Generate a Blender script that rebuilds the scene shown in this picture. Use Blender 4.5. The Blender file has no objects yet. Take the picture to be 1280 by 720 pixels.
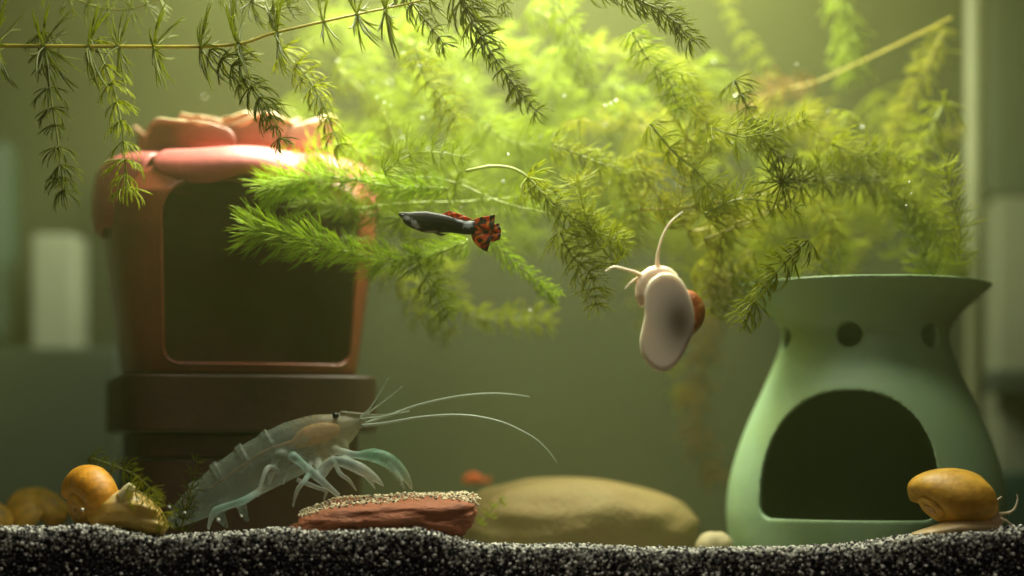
import bpy, bmesh, math, random
import numpy as np
from mathutils import Vector, Matrix, noise, Quaternion

random.seed(7)
rng = np.random.default_rng(7)
scene = bpy.context.scene
COL = scene.collection
R = math.radians

# ------------------------------------------------------------------ camera, world, light
K = 0.5 / 1280.0            # metres per photograph pixel at the front pane (y = 0)
CAMD = 0.90                 # camera to front pane
HOR = 560.0                 # photograph row of the eye level
ZC = (680.0 - HOR) * K      # eye height above the gravel line

def sc_at(y):
    return K * (CAMD + y) / CAMD

def W(px, py, y):
    s = sc_at(y)
    return Vector(((px - 640.0) * s, y, ZC + (HOR - py) * s))

cam_data = bpy.data.cameras.new('camera')
cam = bpy.data.objects.new('camera', cam_data)
COL.objects.link(cam)
cam.location = (0, -CAMD, ZC)
cam.rotation_euler = (R(90), 0, 0)
cam_data.sensor_width = 36.0
cam_data.lens = 36.0 * CAMD / 0.5
cam_data.shift_y = (HOR - 360.0) / 1280.0
cam_data.clip_start = 0.02
cam_data.clip_end = 50
cam_data.dof.use_dof = True
cam_data.dof.focus_distance = CAMD + 0.032
cam_data.dof.aperture_fstop = 2.0
scene.camera = cam

world = bpy.data.worlds.new('World')
scene.world = world
world.use_nodes = True
bg = world.node_tree.nodes['Background']
bg.inputs['Color'].default_value = (0.80, 0.90, 0.85, 1)
bg.inputs['Strength'].default_value = 0.008

def area_light(name, loc, rot, sx, sy, power, color, spread=180):
    l = bpy.data.lights.new(name, 'AREA')
    l.shape = 'RECTANGLE'; l.size = sx; l.size_y = sy
    l.energy = power; l.color = color; l.spread = R(spread)
    o = bpy.data.objects.new(name, l)
    o.location = loc; o.rotation_euler = rot
    COL.objects.link(o)
    return o

# the aquarium's own lamp, hung over the open top, a little behind the middle
area_light('aquarium_lamp', (0.0, 0.16, 0.45), (R(0), 0, 0), 0.30, 0.10, 8.4, (1.0, 1.0, 0.76), 165)
# the dim room light in front of the tank
area_light('room_light', (0.1, -1.1, 0.9), (R(55), 0, R(5)), 0.8, 0.5, 1.25, (1.0, 0.94, 0.80))
# light spilling down over the front edge of the tank
area_light('front_edge_lamp', (0.03, -0.045, 0.45), (R(6), 0, 0), 0.42, 0.06, 0.6, (1.0, 0.97, 0.80), 120)

scene.view_settings.view_transform = 'Standard'
scene.view_settings.look = 'None'
scene.view_settings.gamma = 1
scene.view_settings.use_curve_mapping = False
scene.view_settings.exposure = 0.0
cy = scene.cycles
cy.use_denoising = True
cy.use_adaptive_sampling = True
cy.adaptive_threshold = 0.02
cy.max_bounces = 8
cy.diffuse_bounces = 4
cy.transmission_bounces = 4
cy.volume_bounces = 1
cy.transparent_max_bounces = 24
cy.sample_clamp_indirect = 4.0
cy.caustics_reflective = False
cy.caustics_refractive = False

# ------------------------------------------------------------------ helpers
def tag(o, label=None, cat=None, group=None, kind=None):
    if label: o['label'] = label
    if cat: o['category'] = cat
    if group: o['group'] = group
    if kind: o['kind'] = kind
    return o

def empty(name, loc, label=None, cat=None, group=None):
    o = bpy.data.objects.new(name, None)
    o.location = loc
    o.empty_display_size = 0.01
    COL.objects.link(o)
    return tag(o, label, cat, group)

def link(name, me, parent=None):
    o = bpy.data.objects.new(name, me)
    COL.objects.link(o)
    if parent is not None:
        o.parent = parent
        o.location = -abs_loc(parent)
    return o

def abs_loc(o):
    v = Vector(o.location)
    while o.parent is not None:
        o = o.parent
        v += Vector(o.location)
    return v

def mesh(name, verts, faces, mat=None, smooth=True, cols=None):
    me = bpy.data.meshes.new(name)
    me.from_pydata([tuple(v) for v in verts], [], faces)
    me.update()
    if smooth:
        me.polygons.foreach_set('use_smooth', [True] * len(me.polygons))
    if cols is not None:
        set_cols(me, cols)
    if mat is not None:
        me.materials.append(mat)
    return me

def set_cols(me, cols):
    a = me.color_attributes.new('Col', 'FLOAT_COLOR', 'POINT')
    c = np.ones((len(me.vertices), 4), dtype=np.float32)
    c[:, :3] = np.asarray(cols, dtype=np.float32)[:, :3]
    a.data.foreach_set('color', c.ravel())

def fix_normals(me):
    bm = bmesh.new(); bm.from_mesh(me)
    bmesh.ops.recalc_face_normals(bm, faces=bm.faces)
    bm.to_mesh(me); bm.free()

def catmull(pts, n):
    pts = [Vector(p) for p in pts]
    if len(pts) == 2:
        return [pts[0].lerp(pts[1], i / (n - 1)) for i in range(n)]
    P = [2 * pts[0] - pts[1]] + pts + [2 * pts[-1] - pts[-2]]
    m = len(pts) - 1
    out = []
    for i in range(n):
        t = i / (n - 1) * m
        k = min(int(t), m - 1); u = t - k
        a, b, c, d = P[k], P[k + 1], P[k + 2], P[k + 3]
        out.append(0.5 * ((2 * b) + (c - a) * u + (2 * a - 5 * b + 4 * c - d) * u * u + (3 * b - a - 3 * c + d) * u ** 3))
    return out

def interp(vals, n):
    vals = np.asarray(vals, dtype=float)
    x = np.linspace(0, 1, len(vals)); xx = np.linspace(0, 1, n)
    if vals.ndim == 1:
        return np.interp(xx, x, vals)
    return np.stack([np.interp(xx, x, vals[:, j]) for j in range(vals.shape[1])], 1)

def sweep(path, radii, sides=12, ref=(0, 1, 0), cap=True):
    """Closed tube; radii are (along ref, across) or plain numbers."""
    V, F = [], []
    n = len(path); ref = Vector(ref)
    side = None
    for i, p in enumerate(path):
        t = (path[min(i + 1, n - 1)] - path[max(i - 1, 0)])
        t = t.normalized() if t.length > 1e-12 else Vector((0, 0, 1))
        s = ref - t * ref.dot(t)
        if s.length < 0.15:
            s = (side or Vector((1, 0, 0))) - t * (side or Vector((1, 0, 0))).dot(t)
        s.normalize(); side = s
        u = t.cross(s)
        r = radii[i]
        ra, rb = (r, r) if np.isscalar(r) else (r[0], r[1])
        for k in range(sides):
            a = 2 * math.pi * k / sides
            V.append(p + s * (ra * math.cos(a)) + u * (rb * math.sin(a)))
    for i in range(n - 1):
        for k in range(sides):
            a, b = i * sides + k, i * sides + (k + 1) % sides
            F.append((a, b, b + sides, a + sides))
    if cap:
        F.append(tuple(range(sides - 1, -1, -1)))
        F.append(tuple((n - 1) * sides + k for k in range(sides)))
    return V, F

class Acc:
    def __init__(s): s.V = []; s.F = []
    def add(s, VF):
        o = len(s.V); s.V += VF[0]; s.F += [tuple(i + o for i in f) for f in VF[1]]
        return s

def evaluate(me, mods):
    o = bpy.data.objects.new('temporary', me)
    COL.objects.link(o)
    for fn in mods: fn(o)
    dg = bpy.context.evaluated_depsgraph_get()
    out = bpy.data.meshes.new_from_object(o.evaluated_get(dg))
    bpy.data.objects.remove(o)
    return out

def mod_remesh(vox):
    def f(o):
        m = o.modifiers.new('r', 'REMESH'); m.mode = 'VOXEL'; m.voxel_size = vox
    return f

def mod_smooth(it, fac=0.5):
    def f(o):
        m = o.modifiers.new('s', 'SMOOTH'); m.iterations = it; m.factor = fac
    return f

def mod_bool(cutter):
    def f(o):
        m = o.modifiers.new('b', 'BOOLEAN'); m.operation = 'DIFFERENCE'; m.object = cutter; m.solver = 'EXACT'
    return f

def organic(limbs, vox, mat, smooth=5, extra=None, soft=0.0015):
    """limbs: (path points, radii, colours, ref).  One continuous skin over all of them."""
    acc = Acc(); S, RR, CC = [], [], []
    for limb in limbs:
        pts, rad, colr = limb[:3]
        ref = limb[3] if len(limb) > 3 else (0, 1, 0)
        n = max(8, 6 * len(pts))
        path = catmull(pts, n)
        rr = interp(rad, n)
        cc = interp(colr, n) if not np.isscalar(colr[0]) else np.repeat([colr], n, 0)
        acc.add(sweep(path, [tuple(r) if rr.ndim > 1 else float(r) for r in rr], 14, ref))
        S += [tuple(p) for p in path]; CC += list(cc)
        RR += list(rr.mean(1) if rr.ndim > 1 else rr)
    for e in (extra or []):
        acc.add(e[0])
        S += [tuple(p) for p in e[1]]; RR += [e[2]] * len(e[1]); CC += [e[3]] * len(e[1])
    me = mesh('skin', acc.V, acc.F)
    fix_normals(me)
    out = evaluate(me, [mod_remesh(vox), mod_smooth(smooth)])
    v = np.empty(len(out.vertices) * 3); out.vertices.foreach_get('co', v); v = v.reshape(-1, 3)
    S = np.array(S); RR = np.array(RR); CC = np.array(CC)
    cols = np.empty((len(v), 3))
    for a in range(0, len(v), 4000):
        d = np.linalg.norm(v[a:a + 4000, None] - S[None], axis=2) - RR[None]
        d -= d.min(1, keepdims=True)
        w = np.exp(-d / soft)
        cols[a:a + 4000] = (w @ CC) / w.sum(1, keepdims=True)
    set_cols(out, cols)
    out.polygons.foreach_set('use_smooth', [True] * len(out.polygons))
    out.materials.clear(); out.materials.append(mat)
    return out

# ------------------------------------------------------------------ materials
MATS = {}
def material(name, color=(0.5, 0.5, 0.5), rough=0.5, spec=0.5, attr=False, var=0.0, vscale=60, bump=0.0, bscale=300,
             sss=0.0, sss_r=(0.004, 0.002, 0.001), alpha=1.0, trans=0.0, tcol=None, coat=0.0, color2=None, objvar=0.0, detail=4, stretch=None):
    m = bpy.data.materials.new(name); m.use_nodes = True
    nt = m.node_tree; N = nt.nodes; L = nt.links
    p = N['Principled BSDF']; out = N['Material Output']
    p.inputs['Roughness'].default_value = rough
    p.inputs['Specular IOR Level'].default_value = spec
    p.inputs['Coat Weight'].default_value = coat
    p.inputs['Alpha'].default_value = alpha
    tc = N.new('ShaderNodeTexCoord'); src_vec = tc.outputs['Object']
    if stretch:
        mp = N.new('ShaderNodeMapping'); mp.inputs['Scale'].default_value = stretch
        L.new(src_vec, mp.inputs['Vector']); src_vec = mp.outputs['Vector']
    if attr:
        a = N.new('ShaderNodeAttribute'); a.attribute_name = 'Col'; src = a.outputs['Color']
    else:
        r = N.new('ShaderNodeRGB'); r.outputs[0].default_value = (*color, 1); src = r.outputs[0]
    if var > 0 or color2:
        nz = N.new('ShaderNodeTexNoise'); nz.inputs['Scale'].default_value = vscale
        nz.inputs['Detail'].default_value = detail; nz.inputs['Roughness'].default_value = 0.6
        L.new(src_vec, nz.inputs['Vector'])
        if color2:
            cr = N.new('ShaderNodeMapRange'); cr.inputs[1].default_value = 0.40; cr.inputs[2].default_value = 0.62
            L.new(nz.outputs['Fac'], cr.inputs[0])
            mx = N.new('ShaderNodeMix'); mx.data_type = 'RGBA'
            L.new(cr.outputs[0], mx.inputs[0]); L.new(src, mx.inputs[6]); mx.inputs[7].default_value = (*color2, 1)
            src = mx.outputs[2]
        if var > 0:
            cr = N.new('ShaderNodeMapRange'); cr.inputs[1].default_value = 0.25; cr.inputs[2].default_value = 0.75
            cr.inputs[3].default_value = 1 - var; cr.inputs[4].default_value = 1 + var
            L.new(nz.outputs['Fac'], cr.inputs[0])
            mx = N.new('ShaderNodeVectorMath'); mx.operation = 'SCALE'
            L.new(src, mx.inputs[0]); L.new(cr.outputs[0], mx.inputs['Scale']); src = mx.outputs[0]
    if objvar > 0:
        oi = N.new('ShaderNodeObjectInfo')
        cr = N.new('ShaderNodeMapRange'); cr.inputs[3].default_value = 1 - objvar; cr.inputs[4].default_value = 1 + objvar
        L.new(oi.outputs['Random'], cr.inputs[0])
        mx = N.new('ShaderNodeVectorMath'); mx.operation = 'SCALE'
        L.new(src, mx.inputs[0]); L.new(cr.outputs[0], mx.inputs['Scale']); src = mx.outputs[0]
    L.new(src, p.inputs['Base Color'])
    if sss > 0:
        p.inputs['Subsurface Weight'].default_value = sss
        p.inputs['Subsurface Radius'].default_value = sss_r
        p.inputs['Subsurface Scale'].default_value = 1.0
    if bump > 0:
        nz = N.new('ShaderNodeTexNoise'); nz.inputs['Scale'].default_value = bscale; nz.inputs['Detail'].default_value = 5
        L.new(src_vec, nz.inputs['Vector'])
        b = N.new('ShaderNodeBump'); b.inputs['Strength'].default_value = bump; b.inputs['Distance'].default_value = 0.002
        L.new(nz.outputs['Fac'], b.inputs['Height']); L.new(b.outputs[0], p.inputs['Normal'])
    if trans > 0:
        t = N.new('ShaderNodeBsdfTranslucent')
        if tcol: t.inputs['Color'].default_value = (*tcol, 1)
        else: L.new(src, t.inputs['Color'])
        mix = N.new('ShaderNodeMixShader'); mix.inputs[0].default_value = trans
        L.new(p.outputs[0], mix.inputs[1]); L.new(t.outputs[0], mix.inputs[2])
        L.new(mix.outputs[0], out.inputs['Surface'])
    MATS[name] = m
    return m

M_LEAF = {
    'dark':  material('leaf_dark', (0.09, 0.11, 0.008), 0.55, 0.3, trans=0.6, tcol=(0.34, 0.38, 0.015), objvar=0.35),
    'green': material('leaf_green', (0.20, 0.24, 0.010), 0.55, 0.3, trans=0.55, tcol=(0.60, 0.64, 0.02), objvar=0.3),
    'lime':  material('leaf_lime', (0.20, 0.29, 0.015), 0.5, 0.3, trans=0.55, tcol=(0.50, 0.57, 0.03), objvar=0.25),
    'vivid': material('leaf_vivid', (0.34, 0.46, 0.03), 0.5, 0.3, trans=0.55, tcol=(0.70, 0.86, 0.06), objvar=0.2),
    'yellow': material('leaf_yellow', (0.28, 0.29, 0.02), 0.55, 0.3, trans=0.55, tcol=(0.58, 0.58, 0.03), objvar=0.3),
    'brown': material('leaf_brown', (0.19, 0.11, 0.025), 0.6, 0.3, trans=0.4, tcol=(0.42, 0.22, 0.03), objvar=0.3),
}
M_STEM = {
    'dark':  material('stem_olive', (0.26, 0.27, 0.04), 0.45, 0.4, trans=0.25, var=0.25, vscale=120),
    'green': material('stem_green', (0.28, 0.34, 0.06), 0.45, 0.4, trans=0.25, var=0.25, vscale=120),
    'lime':  material('stem_lime', (0.50, 0.58, 0.16), 0.45, 0.4, trans=0.25, var=0.2, vscale=120),
    'vivid': material('stem_vivid', (0.50, 0.58, 0.16), 0.45, 0.4, trans=0.25, var=0.2, vscale=120),
    'yellow': material('stem_yellow', (0.50, 0.44, 0.07), 0.45, 0.4, trans=0.25, var=0.2, vscale=120),
    'brown': material('stem_brown', (0.40, 0.28, 0.07), 0.45, 0.4, trans=0.25, var=0.2, vscale=120),
}
M_GRAIN = material('gravel_grains', attr=True, rough=0.45, spec=0.4)
M_BED = material('gravel_bed', (0.03, 0.03, 0.028), 0.8, 0.2, color2=(0.45, 0.45, 0.42), vscale=700, detail=1)
M_WALL = material('room_wall', (0.015, 0.019, 0.008), 0.8, 0.2, var=0.25, vscale=5)
M_CLAY = material('terracotta', (0.24, 0.050, 0.020), 0.42, 0.45, var=0.25, vscale=45, bump=0.12, bscale=220, coat=0.15)
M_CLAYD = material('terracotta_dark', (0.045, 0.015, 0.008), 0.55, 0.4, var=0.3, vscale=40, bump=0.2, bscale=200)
M_PETAL = material('petal_glaze', attr=True, rough=0.42, spec=0.5, var=0.22, vscale=70, bump=0.15, bscale=170, coat=0.08, detail=8)
M_MINT = material('mint_glaze', (0.28, 0.43, 0.235), 0.42, 0.45, var=0.20, vscale=22, bump=0.10, bscale=160, color2=(0.235, 0.35, 0.15), detail=10)
M_STONE = material('sandstone', (0.20, 0.14, 0.045), 0.75, 0.3, var=0.35, vscale=55, bump=0.45, bscale=320, detail=8, color2=(0.15, 0.115, 0.038))
M_ROCK = material('red_rock', (0.40, 0.135, 0.06), 0.7, 0.3, var=0.45, vscale=90, bump=0.7, bscale=260, color2=(0.22, 0.085, 0.045), stretch=(1, 1, 2.5))
M_PEB = material('pale_pebble', (0.34, 0.29, 0.15), 0.7, 0.3, var=0.2, vscale=80)
M_SHELLY = material('shell_yellow', attr=True, rough=0.48, spec=0.45, var=0.35, vscale=140, bump=0.15, bscale=500, detail=8, sss=0.35, sss_r=(0.006, 0.003, 0.001), stretch=(1, 1, 1))
M_FLESH = material('snail_flesh', attr=True, rough=0.38, spec=0.5, var=0.10, vscale=160, bump=0.12, bscale=420, sss=0.25, sss_r=(0.004, 0.0035, 0.003))
M_SOLE = material('snail_sole', attr=True, rough=0.42, spec=0.4, var=0.05, vscale=60, sss=0.3, sss_r=(0.005, 0.004, 0.003))
M_PRAWN = material('prawn_shell', attr=True, rough=0.3, spec=0.5, var=0.25, vscale=120, alpha=0.36, sss=0.2)
M_STOM = material('prawn_stomach', attr=True, rough=0.5, spec=0.3, var=0.3, vscale=200)
M_ANT = material('prawn_antenna', (0.42, 0.52, 0.40), 0.4, 0.5)
M_EYE = material('dark_eye', (0.01, 0.01, 0.012), 0.2, 0.6)
M_FISH = material('guppy_skin', attr=True, rough=0.5, spec=0.12, var=0.35, vscale=500)
M_FIN = material('guppy_fin', attr=True, rough=0.5, spec=0.3, trans=0.35)
M_SILI = material('silicone_seam', (0.15, 0.165, 0.09), 0.5, 0.3, var=0.12, vscale=20)
M_BUB = material('air_bubble', (0.85, 0.9, 0.8), 0.15, 0.8)

def clear_material(name):
    m = bpy.data.materials.new(name); m.use_nodes = True
    nt = m.node_tree
    nt.nodes.remove(nt.nodes['Principled BSDF'])
    t = nt.nodes.new('ShaderNodeBsdfTransparent'); t.inputs[0].default_value = (1, 1, 1, 1)
    nt.links.new(t.outputs[0], nt.nodes['Material Output'].inputs['Surface'])
    return m
M_PANE = clear_material('clear_pane')

def box_vf(x0, x1, y0, y1, z0, z1):
    V = [Vector((x, y, z)) for z in (z0, z1) for y in (y0, y1) for x in (x0, x1)]
    F = [(0, 2, 3, 1), (4, 5, 7, 6), (0, 1, 5, 4), (2, 6, 7, 3), (0, 4, 6, 2), (1, 3, 7, 5)]
    return V, F

def bevel_box(name, x0, x1, y0, y1, z0, z1, mat, bev=0.002):
    V, F = box_vf(x0, x1, y0, y1, z0, z1)
    me = mesh(name, V, F, mat, smooth=False)
    bm = bmesh.new(); bm.from_mesh(me)
    bmesh.ops.recalc_face_normals(bm, faces=bm.faces)
    bmesh.ops.bevel(bm, geom=list(bm.edges), offset=bev, segments=2, affect='EDGES', profile=0.5)
    bm.to_mesh(me); bm.free()
    return me

# ------------------------------------------------------------------ setting: room behind, tank, water, gravel
TX0, TX1, TY1 = -0.37, 0.3075, 0.31
FLOORZ = -0.026
V, F = box_vf(-3, 3, 0.47, 0.50, -1.0, 2.0)
tag(link('back_wall', mesh('back_wall', V, F, M_WALL, smooth=False)), kind='structure')
V, F = box_vf(-3, 3, -0.6, 0.47, -0.075, -0.055)
tag(link('table_top', mesh('table_top', V, F, material('table_wood', (0.05, 0.035, 0.025), 0.6, 0.3, var=0.2, vscale=12), smooth=False)), kind='structure')

tank = empty('aquarium', (0, 0, -0.05), 'clear rectangular glass aquarium with a pale silicone seam down its back corner', 'aquarium')
for nm, b in (('front_pane', (TX0, TX1, -0.0075, -0.0015, -0.04, 0.38)), ('back_pane', (TX0, TX1, TY1, TY1 + 0.006, -0.04, 0.38)),
              ('side_pane', (TX0 - 0.006, TX0 - 0.0005, -0.0075, TY1 + 0.006, -0.04, 0.38)), ('side_pane', (TX1 + 0.0005, TX1 + 0.0065, -0.0075, TY1 + 0.006, -0.04, 0.38))):
    V, F = box_vf(*b)
    link(nm, mesh(nm, V, F, M_PANE, smooth=False), tank)
V, F = box_vf(TX0, TX1, -0.0075, TY1 + 0.006, -0.05, -0.0405)
link('bottom_pane', mesh('bottom_pane', V, F, M_BED, smooth=False), tank)
# seams in the two back corners
for nm, x in (('silicone_seam', TX1 - 0.005), ('silicone_seam', TX0 + 0.005)):
    path = [Vector((x, TY1 - 0.004, -0.03 + 0.40 * i / 24)) for i in range(25)]
    rad = [(0.0055 + 0.0009 * noise.noise(Vector((x * 9, 0, i * 0.7))), 0.0065) for i in range(25)]
    V, F = sweep(path, rad, 10)
    link(nm, mesh(nm, V, F, M_SILI), tank)

# murky water: one closed box filling the tank
V, F = box_vf(TX0 + 0.0003, TX1 - 0.0003, -0.0012, TY1 - 0.0004, -0.0395, 0.365)
hm = bpy.data.materials.new('murky_water'); hm.use_nodes = True
nt = hm.node_tree; nt.nodes.remove(nt.nodes['Principled BSDF'])
pv = nt.nodes.new('ShaderNodeVolumePrincipled')
pv.inputs['Color'].default_value = (0.80, 0.88, 0.32, 1)
pv.inputs['Density'].default_value = 0.35
pv.inputs['Anisotropy'].default_value = 0.25
nt.links.new(pv.outputs[0], nt.nodes['Material Output'].inputs['Volume'])
haze = link('haze', mesh('haze', V, F, hm, smooth=False))
tag(haze, 'murky yellow-green water haze filling the aquarium', 'water', kind='stuff')

# gravel line along the front pane, as photograph rows
GL = [(-60, 660), (0, 660), (55, 661), (100, 656), (130, 659), (160, 667), (185, 673), (235, 669), (300, 666), (340, 661), (400, 664), (520, 660), (555, 669), (600, 682),
      (660, 684), (730, 683), (800, 687), (900, 688), (1000, 686), (1070, 683), (1120, 676), (1160, 669), (1210, 666), (1280, 660), (1340, 658)]
GLX = np.array([(p[0] - 640) * K for p in GL]); GLZ = np.array([(680 - p[1]) * K for p in GL])

def bed_z(x, y):
    f = np.interp(x, GLX, GLZ)
    t = np.clip((y - 0.030) / 0.035, 0, 1); t = t * t * (3 - 2 * t)
    back = -0.016 + 0.002 * np.sin(x * 37 + 1) * np.cos(y * 41)
    return f * (1 - t) + back * t - 0.0012

nx, ny = 200, 70
xs = np.linspace(TX0 + 0.001, TX1 - 0.001, nx); ys = np.concatenate([np.linspace(0.0035, 0.07, 40), np.linspace(0.075, TY1 - 0.001, 30)])
V = [(x, y, float(bed_z(x, y)) - 0.0008) for y in ys for x in xs]
F = [(j * nx + i, j * nx + i + 1, (j + 1) * nx + i + 1, (j + 1) * nx + i) for j in range(ny - 1) for i in range(nx - 1)]
base = len(V)
V += [(x, ys[0], -0.038) for x in xs]
F += [(base + i, base + i + 1, i + 1, i) for i in range(nx - 1)]
tag(link('ground', mesh('ground', V, F, M_BED)), kind='structure')

ico = bmesh.new(); bmesh.ops.create_icosphere(ico, subdivisions=1, radius=1.0)
ICO_V = np.array([v.co[:] for v in ico.verts]); ICO_F = np.array([[v.index for v in f.verts] for f in ico.faces]); ico.free()

def grains(name, pos, rad, cols, mat):
    n = len(pos)
    sc = rng.uniform(0.72, 1.2, (n, 1, 3)) * rad[:, None, None]
    jit = 1 + rng.uniform(-0.2, 0.2, (n, len(ICO_V), 1))
    v = ICO_V[None] * jit * sc
    q = rng.normal(size=(n, 4)); q /= np.linalg.norm(q, axis=1, keepdims=True)
    w, x, y, z = q.T
    Rm = np.stack([1 - 2 * (y * y + z * z), 2 * (x * y - z * w), 2 * (x * z + y * w), 2 * (x * y + z * w), 1 - 2 * (x * x + z * z), 2 * (y * z - x * w),
                   2 * (x * z - y * w), 2 * (y * z + x * w), 1 - 2 * (x * x + y * y)], 1).reshape(n, 3, 3)
    v = np.einsum('nij,nkj->nki', Rm, v) + pos[:, None]
    nv = len(ICO_V)
    f = (ICO_F[None] + (np.arange(n) * nv)[:, None, None]).reshape(-1, 3)
    me = bpy.data.meshes.new(name)
    me.vertices.add(n * nv); me.vertices.foreach_set('co', v.reshape(-1).astype(np.float32))
    me.loops.add(len(f) * 3); me.loops.foreach_set('vertex_index', f.reshape(-1).astype(np.int32))
    me.polygons.add(len(f)); me.polygons.foreach_set('loop_start', (np.arange(len(f)) * 3).astype(np.int32))
    me.polygons.foreach_set('use_smooth', np.ones(len(f), dtype=bool))
    me.update(calc_edges=True)
    set_cols(me, np.repeat(cols, nv, 0))
    me.materials.append(mat)
    return me

def grain_cols(n, white=0.46):
    white = np.broadcast_to(white, (n,))
    u = rng.random(n)
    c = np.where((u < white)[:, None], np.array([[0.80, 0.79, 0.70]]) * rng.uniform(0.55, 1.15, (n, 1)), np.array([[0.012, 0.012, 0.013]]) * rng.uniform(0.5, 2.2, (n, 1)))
    t = (u > 0.93)
    c[t] = np.array([0.22, 0.20, 0.15]) * rng.uniform(0.5, 1.2, (t.sum(), 1))
    return c

pos = []
sp = 0.00145
x0, x1 = -0.34, 0.304
for layer, yy in enumerate((0.0007, 0.0020)):
    for row in range(-18, 24):
        z = row * sp * 0.9
        for i in range(int((x1 - x0) / sp)):
            x = x0 + (i + 0.5 * (row % 2)) * sp + random.uniform(-.45, .45) * sp
            zz = z + random.uniform(-.45, .45) * sp
            top = float(np.interp(x, GLX, GLZ))
            if zz < top - 0.0006 and zz > top - 0.034:
                pos.append((x, yy + random.uniform(0, .0008), zz))
nf = len(pos)
sp2 = 0.0019
for j in range(26):
    y = 0.002 + j * sp2
    for i in range(int(0.655 / sp2)):
        x = -0.352 + (i + random.random()) * sp2
        yj = y + random.uniform(-.5, .5) * sp2
        pos.append((x, max(yj, 0.001), float(bed_z(x, yj)) + random.uniform(-0.0006, 0.0011)))
pos = np.array(pos)
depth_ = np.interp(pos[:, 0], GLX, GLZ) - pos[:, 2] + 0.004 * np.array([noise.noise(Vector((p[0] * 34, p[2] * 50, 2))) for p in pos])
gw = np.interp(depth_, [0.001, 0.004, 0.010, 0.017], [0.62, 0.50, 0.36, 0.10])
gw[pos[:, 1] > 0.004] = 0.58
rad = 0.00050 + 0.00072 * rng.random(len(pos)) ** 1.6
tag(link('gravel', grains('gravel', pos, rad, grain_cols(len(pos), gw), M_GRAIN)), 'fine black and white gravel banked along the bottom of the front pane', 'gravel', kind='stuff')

# furniture of the room seen blurred through the back and side panes
def room_block(name, px0, px1, py0, py1, y, depth, mat, label, cat, bev=0.003):
    a = W(px0, py1, y); b = W(px1, py0, y)
    me = bevel_box(name, a.x, b.x, y, y + depth, a.z, b.z, mat, bev)
    o = link(name, me)
    return tag(o, label, cat)

M_TEAL = material('teal_paint', (0.016, 0.026, 0.016), 0.6, 0.3, var=0.2, vscale=9)
M_PALE = material('pale_paint', (0.17, 0.19, 0.13), 0.6, 0.3, var=0.2, vscale=9)
M_GREY = material('grey_paint', (0.09, 0.10, 0.06), 0.6, 0.3, var=0.2, vscale=9)
M_GRN = material('green_plastic', (0.012, 0.04, 0.025), 0.5, 0.4, var=0.2, vscale=9)
room_block('carton', 38, 94, 292, 440, 0.40, 0.04, M_PALE, 'pale upright carton standing on the dark cabinet behind the tank', 'carton')
room_block('cabinet', -160, 150, 434, 720, 0.36, 0.10, M_TEAL, 'dark teal cabinet behind the tank under the pale carton', 'cabinet')
room_block('green_bottle', -30, 16, 170, 436, 0.42, 0.03, M_GRN, 'dark green bottle at the picture edge beside the pale carton', 'bottle', 0.012)
room_block('grey_cupboard', 1246, 1420, 246, 720, 0.38, 0.08, M_GREY, 'grey cupboard beyond the tank corner seam', 'cupboard')
room_block('dark_crate', 1238, 1420, -80, 243, 0.39, 0.07, M_TEAL, 'dark teal crate on top of the grey cupboard', 'crate')
room_block('teal_tray', 1240, 1380, 462, 492, 0.35, 0.027, M_TEAL, 'thin dark tray fixed to the front of the grey cupboard', 'tray')
room_block('green_tub', 1246, 1400, 590, 690, 0.345, 0.033, M_GRN, 'dull green tub low down behind the yellow snail', 'tub')

# ------------------------------------------------------------------ pots
def superell(a, n, ang):
    c, s = math.cos(ang), math.sin(ang)
    r = a / (abs(c) ** n + abs(s) ** n) ** (1 / n)
    return r * c, r * s

def revolve(profile, n=2.0, seg=96, rot=0.0, centre=(0, 0, 0)):
    """profile: list of (radius, z) going once round the cross-section of the wall (closed loop)."""
    V, F = [], []
    m = len(profile); cr, sr = math.cos(rot), math.sin(rot)
    for k in range(seg):
        a = 2 * math.pi * k / seg
        for r, z in profile:
            x, y = superell(r, n, a)
            V.append(Vector((centre[0] + x * cr - y * sr, centre[1] + x * sr + y * cr, centre[2] + z)))
    for k in range(seg):
        for j in range(m):
            a, b = k * m + j, k * m + (j + 1) % m
            c, d = ((k + 1) % seg) * m + (j + 1) % m, ((k + 1) % seg) * m + j
            F.append((a, b, c, d))
    return V, F

def smooth_profile(pts, n):
    P = catmull([Vector((p[0], 0, p[1])) for p in pts], n)
    return [(p.x, p.z) for p in P]

def prism(outline, direction_rot, centre, v0, v1):
    """outline in (u, z); extruded along the local -v axis between v0 and v1; local frame turned by direction_rot."""
    cr, sr = math.cos(direction_rot), math.sin(direction_rot)
    V = []
    for v in (v0, v1):
        for u, z in outline:
            V.append(Vector((centre[0] + u * cr + v * sr, centre[1] + u * sr - v * cr, centre[2] + z)))
    n = len(outline)
    F = [tuple(range(n)), tuple(range(2 * n - 1, n - 1, -1))]
    F += [(i, (i + 1) % n, n + (i + 1) % n, n + i) for i in range(n)]
    return V, F

def cut(me, cutters, vox, smooth):
    objs = []
    for V, F in cutters:
        c = mesh('cutter', V, F, smooth=False); fix_normals(c)
        o = bpy.data.objects.new('cutter', c); COL.objects.link(o); objs.append(o)
    out = evaluate(me, [mod_bool(o) for o in objs] + [mod_remesh(vox), mod_smooth(smooth)])
    for o in objs: bpy.data.objects.remove(o)
    out.polygons.foreach_set('use_smooth', [True] * len(out.polygons))
    out.materials.clear()
    return out

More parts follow.
